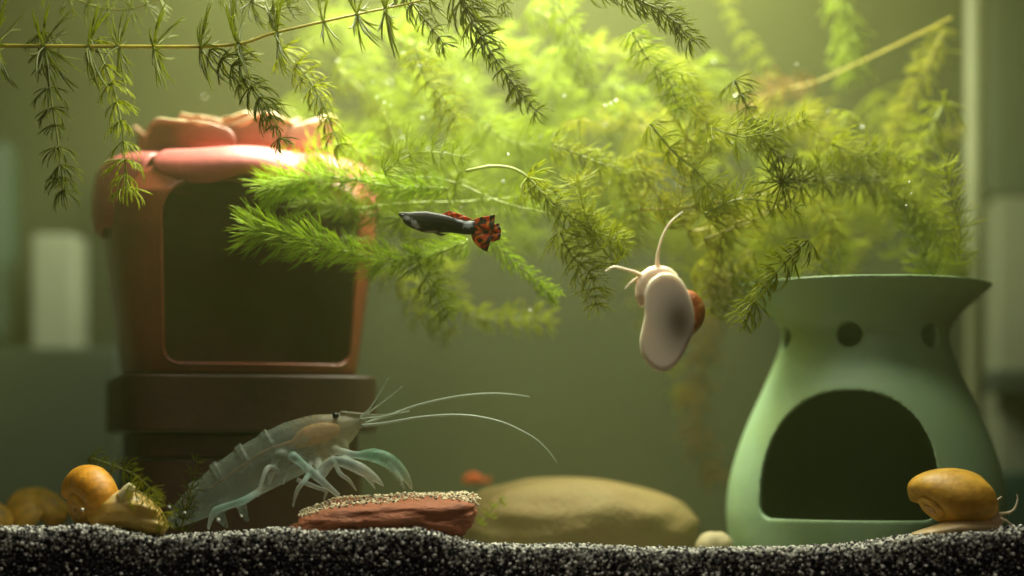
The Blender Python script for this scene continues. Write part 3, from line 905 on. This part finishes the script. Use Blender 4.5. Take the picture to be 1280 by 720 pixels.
for ey in (-1, 1):
    p = W(421, 520, PRY) + Vector((0, ey * 0.0062, 0))
    bm = bmesh.new(); bmesh.ops.create_uvsphere(bm, u_segments=16, v_segments=10, radius=4.3 * q)
    bmesh.ops.translate(bm, verts=bm.verts, vec=p)
    me = bpy.data.meshes.new('eye'); bm.to_mesh(me); bm.free()
    me.polygons.foreach_set('use_smooth', [True] * len(me.polygons)); me.materials.append(M_EYE)
    link('eye', me, prawn)
for pth, dy, r0 in (
    ([(452, 532), (480, 529), (531, 521), (580, 519), (625, 527), (662, 544), (682, 560), (697, 579)], -0.004, 2.0),
    ([(454, 530), (490, 518), (524, 506), (569, 496), (610, 492), (640, 493), (662, 496)], 0.003, 1.9),
    ([(450, 522), (462, 511), (475, 491), (486, 472)], -0.002, 1.4),
    ([(452, 522), (466, 512), (486, 497), (503, 483)], 0.002, 1.2),
    ([(450, 524), (475, 521), (496, 517), (512, 514)], -0.003, 1.3)):
    n = 40
    path = catmull(pxpath(pth, PRY + dy), n)
    V, F = sweep(path, list(np.linspace(r0, 0.55, n) * q), 8)
    link('antenna', mesh('antenna', V, F, M_ANT), prawn)

# ------------------------------------------------------------------ guppy
GY = 0.030; g = sc_at(GY)
BLK = (0.002, 0.0022, 0.0025); DGR = (0.022, 0.022, 0.016); SIL = (0.62, 0.68, 0.68)
guppy = empty('guppy', W(555, 290, GY), 'black and silver guppy with marbled red tail fin swimming in mid-water', 'fish')
top = [(498, 266), (505, 264.5), (514, 264), (532, 263.5), (545, 266), (558, 269), (572, 273.5), (584, 275.5), (594, 276)]
bot = [(498, 268.5), (505, 275), (514, 284), (530, 291), (545, 291.5), (558, 291), (572, 292), (584, 293.5), (594, 293)]
path = [((a[0] + b_[0]) / 2, (a[1] + b_[1]) / 2) for a, b_ in zip(top, bot)]
hh = [(b_[1] - a[1]) / 2 for a, b_ in zip(top, bot)]
gm = organic([(pxpath(path, GY), [(max(0.9, min(h * 0.62, 7.5)) * g, h * g) for h in hh], [(0.05, 0.05, 0.05), (0.05, 0.05, 0.045), DGR, DGR, BLK, BLK, BLK, BLK, BLK])], 0.0004, M_FISH, 3)
# silver cheek and silver saddle before the tail
a = gm.color_attributes['Col']
vv = np.empty(len(gm.vertices) * 3); gm.vertices.foreach_get('co', vv); vv = vv.reshape(-1, 3)
cc = np.empty(len(gm.vertices) * 4, dtype=np.float32); a.data.foreach_get('color', cc); cc = cc.reshape(-1, 4)
vpx = vv[:, 0] / g + 640; vpy = HOR - (vv[:, 2] - ZC) / g
def patch(cx, cy_, rx, ry, col, ang=0):
    dx, dy = vpx - cx, vpy - cy_
    c_, s_ = math.cos(ang), math.sin(ang)
    d = ((dx * c_ + dy * s_) / rx) ** 2 + ((-dx * s_ + dy * c_) / ry) ** 2
    d = d * (1 + 1.1 * np.array([noise.noise(Vector((a_ * .55, b_ * .55, 2))) for a_, b_ in zip(vpx, vpy)]))
    w = np.clip(1.3 - d * 1.3, 0, 1)[:, None]
    cc[:, :3] = cc[:, :3] * (1 - w) + np.array(col) * w
patch(519, 281, 8, 4.0, SIL, R(45)); patch(508, 273, 8, 3.2, (0.42, 0.44, 0.44), R(15)); patch(585, 281, 7, 6, (0.27, 0.30, 0.30)); patch(574, 276, 8, 2.2, (0.25, 0.26, 0.26), R(25))
patch(538, 290, 10, 1.6, (0.3, 0.25, 0.2))
a.data.foreach_set('color', cc.ravel())
link('body', gm, guppy)

def fin(name, pts_px, colf, y, nseg=18, thick=0.00045, ripple=0.0005):
    """fan of rays between an upper and a lower edge (both given root to tip)"""
    up, lo = pts_px
    nu = nseg
    U = catmull([Vector((p[0], 0, p[1])) for p in up], nu); L_ = catmull([Vector((p[0], 0, p[1])) for p in lo], nu)
    V, C, F = [], [], []
    for i in range(nu):
        for j in range(nu):
            t = j / (nu - 1); p = U[i].lerp(L_[i], t)
            bulge = math.sin(t * math.pi) * (i / (nu - 1)) * 2.0
            yy = ripple * math.sin(t * 15) * (i / (nu - 1))
            V.append(W(p.x + bulge, p.z, y) + Vector((0, yy, 0))); C.append(colf(i / (nu - 1), t))
    for i in range(nu - 1):
        for j in range(nu - 1):
            F.append((i * nu + j, i * nu + j + 1, (i + 1) * nu + j + 1, (i + 1) * nu + j))
    me = mesh(name, V, F, M_FIN, cols=C)
    def so(o):
        m = o.modifiers.new('t', 'SOLIDIFY'); m.thickness = thick; m.offset = 0
        b = o.modifiers.new('u', 'SUBSURF'); b.levels = 2; b.render_levels = 2
    out = evaluate(me, [so]); out.polygons.foreach_set('use_smooth', [True] * len(out.polygons))
    return link(name, out, guppy)
RED = np.array((0.46, 0.020, 0.005)); ORG = np.array((0.58, 0.19, 0.02)); BK = np.array((0.012, 0.008, 0.006))
def tailcol(u, t):
    n1 = math.sin(u * 13 + 6 * abs(t - 0.45) + 4.5 * noise.noise(Vector((u * 4, t * 5, 1))))
    base = RED * (0.4 + 0.6 * u) + ORG * (0.6 - 0.6 * u) if noise.noise(Vector((u * 6, t * 7, 5))) < 0.2 else ORG
    w = min(1, max(0, n1 * 1.6 - 0.1)); 
    return base * (1 - w) + BK * w
fin('tail_fin', ([(589, 276), (598, 272), (609, 270), (619, 268)], [(589, 294), (592, 302), (600, 310), (609, 315)]), tailcol, GY, 30)
fin('tail_fin', ([(600, 279), (610, 279), (618, 280), (624, 279)], [(600, 294), (609, 301), (617, 302), (625, 299)]), tailcol, GY + 0.0012, 20)
fin('dorsal_fin', ([(552, 268), (557, 265.5), (562, 263.5)], [(576, 275), (584, 275.5), (591, 274.5)]), lambda u, t: (RED * 0.9 + ORG * 0.35) * (1.0 if (t * 4 + u * 2) % 1 > 0.25 else 0.2), GY, 16)
fin('anal_fin', ([(540, 290), (546, 293), (551, 295)], [(546, 290), (552, 292), (557, 293)]), lambda u, t: np.array((0.16, 0.10, 0.05)), GY, 8)
p = W(503.5, 269.5, GY) + Vector((0, -4.0 * g, 0))
bm = bmesh.new(); bmesh.ops.create_uvsphere(bm, u_segments=14, v_segments=8, radius=1.7 * g)
bmesh.ops.translate(bm, verts=bm.verts, vec=p); me = bpy.data.meshes.new('eye'); bm.to_mesh(me); bm.free()
me.polygons.foreach_set('use_smooth', [True] * len(me.polygons)); me.materials.append(M_EYE); link('eye', me, guppy)

# tiny red fish far back
yy = 0.22; g2 = sc_at(yy)
shr = empty('small_fish', W(590, 610, yy), 'tiny blurred red fish hovering above the left end of the tan stone', 'fish')
RDF = (0.5, 0.08, 0.02)
link('body', organic([(pxpath([(578, 602), (584, 600), (592, 598), (600, 600), (606, 602)], yy), [(1 * g2, 1.5 * g2), (3 * g2, 6 * g2), (4 * g2, 8 * g2), (3 * g2, 5 * g2), (1 * g2, 2 * g2)], RDF),
                       (pxpath([(603, 601), (609, 601), (614, 601)], yy), [(1 * g2, 2 * g2), (0.9 * g2, 5 * g2), (0.8 * g2, 7 * g2)], RDF)], 0.0006, M_FISH, 2), shr)

# ------------------------------------------------------------------ hornwort
WHORLS = {}
KINDS = {   # leaves, start elevation, curl towards the tip, fork spread, needle radius
    'flat': (12, 0.02, 0.35, 0.20, 0.030),
    'open': (14, 0.22, 0.75, 0.20, 0.027),
    'droop': (14, 0.35, 1.05, 0.18, 0.027),
    'plume': (26, 0.5, 0.5, 0.16, 0.013),
    'fine': (17, 0.2, 0.6, 0.22, 0.017),
    'star': (16, -0.05, 0.15, 0.16, 0.025),
}
def whorl(kind, colour, seed):
    key = (kind, colour, seed)
    if key in WHORLS: return WHORLS[key]
    n, el, curl, fork, thick = KINDS[kind]
    rnd = random.Random(hash((kind, seed)) % 99991 if False else seed * 131 + len(kind) * 17)
    acc = Acc()
    n += rnd.randint(-1, 1)
    for i in range(n):
        az = 2 * math.pi * (i + rnd.uniform(-.3, .3)) / n
        e = el + rnd.uniform(-.32, .32); cu = curl * rnd.uniform(0.35, 1.6); ln = rnd.uniform(0.6, 1.15)
        fk = rnd.uniform(0.28, 0.5)
        def pt_path(dev, t0, t1, m, start=None, e0=e):
            out = []; p = Vector((0, 0, 0)) if start is None else start.copy()
            for k in range(m):
                t = t0 + (t1 - t0) * k / (m - 1)
                ee = e0 + cu * t ** 1.3
                a = az + dev * (t - t0) * 1.2 / max(0.2, 1 - t0)
                d = Vector((math.cos(a) * math.cos(ee), math.sin(a) * math.cos(ee), math.sin(ee)))
                if k > 0: p = p + d * ((t1 - t0) * ln / (m - 1))
                out.append(p.copy())
            return out
        base_ = pt_path(0, 0, fk, 3)
        acc.add(sweep(base_, [thick, thick * .95, thick * .9], 3, (0.1, 0.2, 1), cap=False))
        for sgn in (-1, 1):
            dv = fork * rnd.uniform(0.6, 1.4) * sgn * 2
            tine = pt_path(dv, fk, 1.0 - rnd.uniform(0, .15), 5, base_[-1], e + 0.06 * sgn)
            acc.add(sweep(tine, [thick * .9, thick * .85, thick * .75, thick * .6, thick * .25], 3, (0.1, 0.2, 1), cap=False))
    WHORLS[key] = mesh('whorl', acc.V, acc.F, M_LEAF[colour])
    return WHORLS[key]

PR = random.Random(11)
def hornwort(label, pts, y, spacing, length, kind='open', colour='green', stem_r=1.6, start=0.0, group=None, stem_colour=None, bare=False):
    """pts in photograph pixels (with optional depth offset), spacing and leaf length in pixels, (base, tip)"""
    P = pxpath(pts, y); n = 14 * len(P)
    path = catmull(P, n)
    root = empty('hornwort', path[0], label, 'water plant', group)
    seg = [(path[i + 1] - path[i]).length for i in range(n - 1)]; total = sum(seg)
    V, F = sweep(path, [sc_at(p.y) * stem_r * (1 - 0.6 * i / (n - 1)) for i, p in enumerate(path)], 6)
    link('stem', mesh('stem', V, F, M_STEM[stem_colour or colour]), root)
    d = total * start
    while d < total:
        f = d / total
        acc = 0; k = 0
        while k < n - 2 and acc + seg[k] < d: acc += seg[k]; k += 1
        p = path[k].lerp(path[k + 1], min(1, (d - acc) / max(seg[k], 1e-9)))
        t = (path[k + 1] - path[k]).normalized()
        s = sc_at(p.y)
        L_ = (length[0] + (length[1] - length[0]) * f) * s * PR.uniform(0.7, 1.15)
        q_ = Vector((0, 0, 1)).rotation_difference(t) @ Quaternion((0, 0, 1), PR.uniform(0, 6.28))
        q_ = Quaternion(Vector((PR.uniform(-1, 1), PR.uniform(-1, 1), PR.uniform(-1, 1))).normalized(), PR.uniform(0, 0.4)) @ q_
        o = bpy.data.objects.new('whorl', whorl(kind, colour, PR.randint(0, 4)))
        o.parent = root; o.location = p - path[0]
        o.rotation_mode = 'QUATERNION'; o.rotation_quaternion = q_
        o.scale = (L_, L_, L_)
        COL.objects.link(o)
        d += (spacing[0] + (spacing[1] - spacing[0]) * f) * s * PR.uniform(0.7, 1.3)
    return root

# near stems along the surface
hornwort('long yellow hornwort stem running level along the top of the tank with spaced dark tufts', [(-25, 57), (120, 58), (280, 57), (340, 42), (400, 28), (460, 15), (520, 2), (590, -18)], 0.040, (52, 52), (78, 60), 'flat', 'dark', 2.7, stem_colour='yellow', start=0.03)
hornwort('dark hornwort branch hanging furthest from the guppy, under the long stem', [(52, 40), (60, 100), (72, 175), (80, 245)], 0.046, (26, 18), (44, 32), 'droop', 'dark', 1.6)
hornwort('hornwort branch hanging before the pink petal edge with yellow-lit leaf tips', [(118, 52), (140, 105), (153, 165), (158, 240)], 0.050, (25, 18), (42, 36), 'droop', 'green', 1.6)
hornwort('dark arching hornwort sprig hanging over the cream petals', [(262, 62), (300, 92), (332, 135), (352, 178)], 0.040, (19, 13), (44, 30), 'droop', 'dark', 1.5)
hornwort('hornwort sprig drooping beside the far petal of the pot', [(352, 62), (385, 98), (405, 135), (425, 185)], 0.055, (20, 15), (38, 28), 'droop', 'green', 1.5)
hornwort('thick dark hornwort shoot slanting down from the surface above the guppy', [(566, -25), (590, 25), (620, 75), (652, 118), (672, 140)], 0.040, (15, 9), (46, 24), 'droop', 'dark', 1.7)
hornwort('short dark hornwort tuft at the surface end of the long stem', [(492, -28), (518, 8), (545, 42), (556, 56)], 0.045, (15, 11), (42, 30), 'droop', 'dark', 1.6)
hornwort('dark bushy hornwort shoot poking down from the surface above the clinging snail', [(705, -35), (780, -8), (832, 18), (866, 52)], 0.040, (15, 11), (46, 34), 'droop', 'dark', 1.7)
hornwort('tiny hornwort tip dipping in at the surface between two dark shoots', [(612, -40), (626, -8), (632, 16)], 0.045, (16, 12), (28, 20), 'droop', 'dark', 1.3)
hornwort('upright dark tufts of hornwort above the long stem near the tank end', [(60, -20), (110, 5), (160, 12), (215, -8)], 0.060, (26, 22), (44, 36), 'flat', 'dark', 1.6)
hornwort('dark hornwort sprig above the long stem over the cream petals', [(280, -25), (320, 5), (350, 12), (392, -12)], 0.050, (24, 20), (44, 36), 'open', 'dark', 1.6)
# lime plumes before the pot
hornwort('bright lime hornwort plume reaching across the dark opening of the pot', [(585, 300), (535, 320), (475, 324), (410, 308), (350, 292), (318, 287)], 0.062, (11, 7), (34, 46), 'plume', 'vivid', 2.4)
hornwort('lime hornwort plume lying against the top rim of the pot opening', [(560, 236), (485, 232), (420, 222), (365, 228), (335, 236)], 0.070, (11, 7), (36, 44), 'plume', 'vivid', 2.2)
hornwort('soft lime hornwort shoot between the two bright plumes', [(520, 275), (460, 268), (410, 255), (375, 252)], 0.085, (12, 9), (40, 38), 'plume', 'lime', 1.8)
hornwort('fine lime hornwort tip drooping below the guppy tail', [(600, 285), (632, 318), (660, 342), (692, 372)], 0.070, (13, 9), (32, 22), 'droop', 'vivid', 1.5)
hornwort('faint hornwort branch hanging in open water between guppy and prawn', [(545, 320), (560, 365), (600, 396), (690, 398)], 0.13, (16, 13), (36, 28), 'open', 'green', 1.5)
hornwort('dim green hornwort shoot beside the pot edge below the lime plume', [(470, 320), (505, 355), (530, 395), (560, 420)], 0.13, (17, 13), (38, 30), 'open', 'green', 1.5)
# middle
hornwort('hornwort shoot on a pale arched stem with dark upright needles right of the guppy', [(582, 214), (618, 208), (652, 216), (692, 254), (735, 285), (778, 302)], 0.055, (13, 10), (46, 34), 'open', 'green', 2.4, start=0.36, stem_colour='lime')
hornwort('dark hornwort whorls facing us like a star over the mint burner', [(1105, 225, 0.06), (1060, 222, 0.04), (1015, 224, 0.02), (972, 228, 0.0)], 0.048, (20, 16), (44, 46), 'star', 'dark', 1.6)
hornwort('dark brownish hornwort stem slanting above the star-like whorls', [(918, 100), (932, 130), (950, 165), (978, 205)], 0.060, (17, 14), (38, 34), 'open', 'dark', 2.0)
hornwort('hornwort whorl on a yellow stalk spread above the clinging snail', [(800, 250, 0.03), (835, 200, 0.015), (866, 168, 0.005), (882, 150, 0)], 0.070, (34, 26), (38, 42), 'star', 'yellow', 1.8)
hornwort('yellow forked hornwort stalk just above the tall tentacle of the clinging snail', [(795, 190), (815, 235), (845, 258), (890, 256), (945, 240)], 0.085, (34, 28), (40, 40), 'open', 'yellow', 2.3)
hornwort('olive-needled hornwort shoot right of the pale arched stem', [(690, 180), (735, 198), (775, 212), (812, 228)], 0.080, (13, 11), (36, 28), 'open', 'green', 1.5)
hornwort('thin olive hornwort branch crossing the yellow stalk', [(812, 155), (842, 190), (878, 222), (908, 268)], 0.060, (22, 18), (36, 32), 'open', 'green', 1.6)
hornwort('olive hornwort branch hanging beside the shell of the clinging snail', [(915, 262), (898, 310), (888, 350), (890, 390)], 0.090, (18, 14), (40, 32), 'open', 'yellow', 1.6)
hornwort('hornwort branch trailing over the bowl edge of the mint burner', [(1010, 300), (975, 335), (948, 368), (930, 402)], 0.035, (15, 12), (38, 30), 'droop', 'green', 1.5)
hornwort('golden hornwort stalk crossing level below the star-like whorls', [(860, 290), (905, 282), (960, 262), (1010, 240)], 0.100, (28, 24), (42, 36), 'open', 'yellow', 2.0)
hornwort('green hornwort shoot rising over the burner bowl toward the corner seam', [(1165, 345), (1150, 310), (1135, 270), (1118, 225)], 0.100, (14, 11), (40, 36), 'open', 'green', 1.6)
# far, out of focus
hornwort('bright green hornwort tuft hanging at the surface above the rust-brown plume', [(1035, -40), (1050, 10), (1060, 55), (1064, 95)], 0.19, (13, 9), (40, 34), 'droop', 'lime', 1.8)
hornwort('long straw-coloured hornwort stalk with rust-brown plume at its lower end', [(1190, 22), (1130, 52), (1070, 80), (1015, 104), (975, 112)], 0.16, (200, 200), (10, 10), 'flat', 'brown', 1.9, start=0.99, stem_colour='yellow')
hornwort('rust-brown hornwort plume at the end of the straw-coloured stalk', [(1020, 103), (990, 110), (960, 118), (930, 140)], 0.165, (13, 10), (36, 34), 'open', 'brown', 1.6)
hornwort('pale hornwort shoot hanging from the high end of the straw-coloured stalk', [(1180, 35), (1160, 80), (1135, 125), (1120, 165)], 0.17, (15, 12), (34, 30), 'open', 'yellow', 1.8)
hornwort('pale hornwort stalk slanting up to the corner seam', [(1085, 222), (1130, 196), (1170, 178), (1212, 160)], 0.20, (26, 22), (32, 28), 'open', 'yellow', 2.2)
hornwort('yellow blurred hornwort tip standing just behind the burner bowl', [(1045, 365), (1062, 335), (1080, 310), (1098, 285)], 0.21, (14, 11), (26, 20), 'open', 'yellow', 2.0)
hornwort('blurred yellow-brown hornwort hanging behind and below the clinging snail', [(905, 350), (885, 420), (868, 490), (872, 545), (890, 590)], 0.24, (18, 15), (40, 34), 'open', 'brown', 1.6)
hornwort('drifting olive hornwort strand left of the yellow-brown one under the clinging snail', [(800, 340), (815, 400), (840, 460), (852, 510)], 0.26, (24, 20), (34, 30), 'open', 'yellow', 1.4)
hornwort('green hornwort shoot trailing from the surface toward the rust-brown plume', [(905, -20), (918, 30), (945, 70), (962, 100)], 0.20, (19, 15), (26, 22), 'open', 'green', 1.4)
hornwort('deep green hornwort bush between burner bowl and corner seam', [(1205, 352), (1182, 320), (1165, 285), (1160, 240)], 0.18, (14, 11), (38, 34), 'open', 'green', 1.6)
# the glowing mass at the back: stems nobody can tell apart share a label
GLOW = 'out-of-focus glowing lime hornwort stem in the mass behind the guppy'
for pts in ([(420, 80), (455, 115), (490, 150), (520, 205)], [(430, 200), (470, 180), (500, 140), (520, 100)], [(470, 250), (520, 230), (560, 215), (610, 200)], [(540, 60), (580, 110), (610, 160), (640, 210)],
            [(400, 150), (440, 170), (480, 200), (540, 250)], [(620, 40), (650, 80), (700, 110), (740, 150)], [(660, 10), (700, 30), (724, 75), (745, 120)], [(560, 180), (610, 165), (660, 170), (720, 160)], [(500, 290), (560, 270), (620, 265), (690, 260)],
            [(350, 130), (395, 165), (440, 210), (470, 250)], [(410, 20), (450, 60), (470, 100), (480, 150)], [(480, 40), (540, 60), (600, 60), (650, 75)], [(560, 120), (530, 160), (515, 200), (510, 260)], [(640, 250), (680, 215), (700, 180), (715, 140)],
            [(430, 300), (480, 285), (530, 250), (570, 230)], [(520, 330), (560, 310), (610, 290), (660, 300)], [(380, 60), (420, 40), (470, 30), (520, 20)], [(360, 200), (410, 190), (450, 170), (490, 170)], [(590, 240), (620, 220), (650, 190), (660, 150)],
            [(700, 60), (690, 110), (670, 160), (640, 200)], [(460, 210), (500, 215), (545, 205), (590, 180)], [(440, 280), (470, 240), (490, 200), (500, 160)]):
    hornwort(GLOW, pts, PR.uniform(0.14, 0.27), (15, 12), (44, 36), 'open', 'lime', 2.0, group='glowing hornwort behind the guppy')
THICK = 'out-of-focus yellow-green hornwort stem in the thicket above the mint burner'
for pts in ([(760, 100), (810, 140), (850, 190), (880, 240)], [(740, 230), (790, 200), (850, 180), (910, 160)], [(870, 80), (905, 130), (930, 180), (950, 230)], [(960, 160), (1000, 200), (1040, 230), (1090, 260)], [(1000, 130), (1035, 170), (1070, 215), (1090, 270)],
            [(860, 330), (900, 300), (950, 285), (1000, 290)], [(700, 320), (750, 300), (800, 290), (850, 300)], [(1030, 300), (1070, 270), (1100, 230), (1120, 180)], [(930, 320), (960, 300), (1000, 275), (1030, 250)], [(740, 60), (790, 70), (840, 90), (890, 110)],
            [(1090, 120), (1110, 160), (1130, 210), (1150, 260)], [(780, 130), (760, 180), (750, 230), (760, 290)], [(900, 200), (880, 250), (860, 300), (850, 350)], [(700, 200), (740, 250), (790, 270), (840, 280)], [(820, 60), (840, 110), (870, 150), (910, 190)],
            [(940, 250), (980, 260), (1020, 280), (1060, 320)], [(880, 140), (930, 130), (980, 150), (1020, 190)], [(1120, 320), (1100, 280), (1060, 250), (1010, 240)], [(800, 240), (830, 280), (870, 300), (920, 300)], [(720, 280), (760, 250), (790, 220), (800, 170)], [(1000, 340), (960, 320), (920, 310), (880, 320)],
            [(1180, 130), (1160, 170), (1150, 220), (1130, 260)], [(840, 150), (800, 160), (760, 150), (720, 170)], [(1060, 140), (1040, 190), (1000, 220), (960, 210)]):
    hornwort(THICK, pts, PR.uniform(0.13, 0.26), (19, 15), (44, 36), 'open', PR.choice(['green', 'yellow', 'green', 'lime']), 1.8, group='hornwort thicket above the burner')
FINE = [
 ('finely cut olive hornwort shoot rising between the guppy tail and the clinging snail', [(770, 330), (745, 300), (730, 262), (722, 225)], 'green'),
 ('finely cut lime hornwort shoot arching over the guppy tail', [(560, 215), (600, 235), (640, 236), (670, 228)], 'lime'),
 ('wispy hornwort strand hanging left of the tall tentacle', [(770, 205), (780, 235), (790, 270), (788, 305)], 'green'),
 ('wispy yellow hornwort strand reaching up beside the tall tentacle tip', [(835, 285), (850, 250), (858, 215), (870, 190)], 'yellow'),
 ('bushy olive hornwort shoot level with the tall tentacle tip, toward the burner', [(880, 268), (920, 250), (960, 252), (1000, 262)], 'green'),
 ('wispy hornwort strand hanging above the burner bowl from the star-like whorls', [(960, 240), (965, 275), (955, 310), (962, 338)], 'green'),
 ('yellow-green hornwort tip curling over the middle of the burner bowl', [(1020, 250), (1040, 285), (1035, 315), (1020, 335)], 'yellow'),
 ('drooping hornwort shoot left of the brownish slanting stem', [(850, 90), (865, 125), (885, 160), (890, 195)], 'green'),
 ('drooping lime hornwort shoot under the bushy shoot at the surface', [(790, 40), (810, 75), (835, 100), (850, 140)], 'lime'),
 ('thin hornwort strand crossing behind the brownish slanting stem', [(890, 160), (925, 170), (965, 165), (1005, 150)], 'green'),
 ('loose hornwort shoot below the rust-brown plume', [(1000, 140), (1020, 165), (1045, 190), (1060, 225)], 'yellow'),
 ('loose green hornwort shoot near the corner seam above the burner bowl edge', [(1100, 230), (1130, 255), (1160, 275), (1190, 300)], 'green'),
 ('wispy green hornwort strand climbing along the corner seam', [(1195, 330), (1200, 290), (1190, 250), (1180, 200)], 'green'),
 ('fluffy lime hornwort shoot above the guppy back', [(480, 215), (510, 195), (545, 190), (580, 196)], 'lime'),
 ('fluffy lime hornwort shoot between the thick dark shoot and the pale arched stem', [(600, 150), (625, 170), (655, 180), (690, 178)], 'lime'),
 ('feathery lime hornwort shoot rising over the top petal of the pot', [(360, 215), (390, 190), (420, 180), (455, 190)], 'vivid'),
 ('feathery green hornwort shoot hanging beside the thick dark shoot', [(520, 60), (530, 95), (555, 125), (575, 165)], 'green'),
 ('sparse hornwort strand dangling below the guppy body', [(520, 300), (525, 335), (545, 360), (560, 395)], 'lime'),
 ('sparse olive hornwort strand dangling right of the fine lime tip', [(700, 290), (715, 320), (740, 345), (745, 380)], 'green'),
 ('small yellow hornwort shoot behind the shell of the clinging snail', [(870, 330), (900, 345), (925, 340), (950, 325)], 'yellow'),
 ('olive hornwort strand sagging between the burner bowl and the clinging snail', [(900, 400), (915, 370), (935, 345), (965, 330)], 'green'),
 ('dense green hornwort shoot in the gap right of the star-like whorls', [(1040, 180), (1075, 195), (1105, 190), (1135, 200)], 'green'),
]
for i_, (lab, pts, colr) in enumerate(FINE):
    hornwort(lab, pts, 0.048 + 0.0085 * (i_ * 7 % 9), (14, 10), (42, 32), 'fine', colr, 1.3)
PALE_ST = [
 ('pale bare hornwort stalk lying level just above the guppy', [(425, 226), (490, 221), (560, 226), (625, 252), (690, 268)]),
 ('pale thin hornwort stalk lying level just behind the guppy', [(440, 262), (510, 254), (580, 252), (655, 246)]),
 ('short upright pale hornwort stalk right of the pale arched stem', [(724, 150), (723, 180), (721, 208), (738, 236), (728, 268)]),
 ('pale curved hornwort stalk hanging from the surface above the pale arched stem', [(680, -20), (705, 18), (724, 58), (722, 84)]),
 ('golden hornwort stalk running level from the tall tentacle tip toward the burner', [(800, 262), (850, 260), (905, 252), (990, 236)]),
 ('golden forked hornwort twig low in the thicket over the burner bowl', [(880, 300), (915, 286), (950, 272), (985, 248)]),
 ('lime hornwort stalk zigzagging up behind the lime plume tips', [(440, 300), (452, 262), (478, 225), (492, 180), (480, 140)]),
 ('pale hornwort stalk slanting through the thicket beside the brownish slanting stem', [(845, 210), (880, 180), (915, 165), (955, 140)]),
]
for i_, (lab, pts) in enumerate(PALE_ST):
    hornwort(lab, pts, 0.075 + 0.008 * (i_ % 4), (34, 26), (38, 30), 'fine', 'lime' if i_ in (0, 1, 3, 6) else 'yellow', 2.0, stem_colour='lime' if i_ in (0, 1, 2, 3, 6) else 'yellow')
hornwort('yellowed hornwort scrap draped over the foot of the bright orange snail', [(158, 612), (176, 616), (194, 630), (208, 655)], 0.009, (10, 8), (26, 20), 'fine', 'yellow', 1.1)
# sprigs on the gravel
hornwort('green hornwort sprig lying on the gravel behind the bright orange snail', [(112, 572), (142, 582), (172, 596), (205, 628)], 0.060, (15, 12), (26, 20), 'open', 'green', 1.4)
hornwort('small upright hornwort sprig at the tail of the prawn', [(226, 664), (234, 630), (242, 600), (247, 572)], 0.036, (16, 12), (26, 14), 'open', 'dark', 1.3)
hornwort('scrap of hornwort resting on the left end of the tan stone', [(600, 655), (612, 640), (622, 628), (634, 622)], 0.075, (12, 10), (16, 10), 'open', 'green', 1.2)

# ------------------------------------------------------------------ specks and bubbles
bp = []
for px, py, y in ((103, 637, .004), (212, 634, .004), (231, 641, .004), (273, 650, .004), (302, 645, .004), (1137, 228, .03), (1139, 242, .03), (1133, 257, .03), (466, 103, .10), (471, 122, .11), (480, 128, .1), (488, 132, .1), (500, 165, .12),
                  (503, 172, .12), (757, 132, .1), (764, 130, .1), (770, 126, .1), (858, 207, .06), (996, 80, .12), (1035, 139, .1), (1078, 159, .12), (663, 388, .09), (705, 120, .1), (528, 148, .11), (535, 186, .14), (921, 129, .06), (928, 140, .06), (925, 155, .06), (928, 155, .06)):
    bp.append(tuple(W(px, py, y)))
for _ in range(40):
    bp.append(tuple(W(random.gauss(600, 190), random.uniform(60, 260), random.uniform(0.06, 0.22))))
bp = np.array(bp)
br = rng.uniform(0.0004, 0.0009, len(bp)); br[:5] = rng.uniform(0.0007, 0.0010, 5)
tag(link('bubbles', grains('bubbles', bp, br, np.full((len(bp), 3), 0.9), M_BUB)), 'tiny pale specks and air bubbles scattered over glass and plants', 'bubbles', kind='stuff')
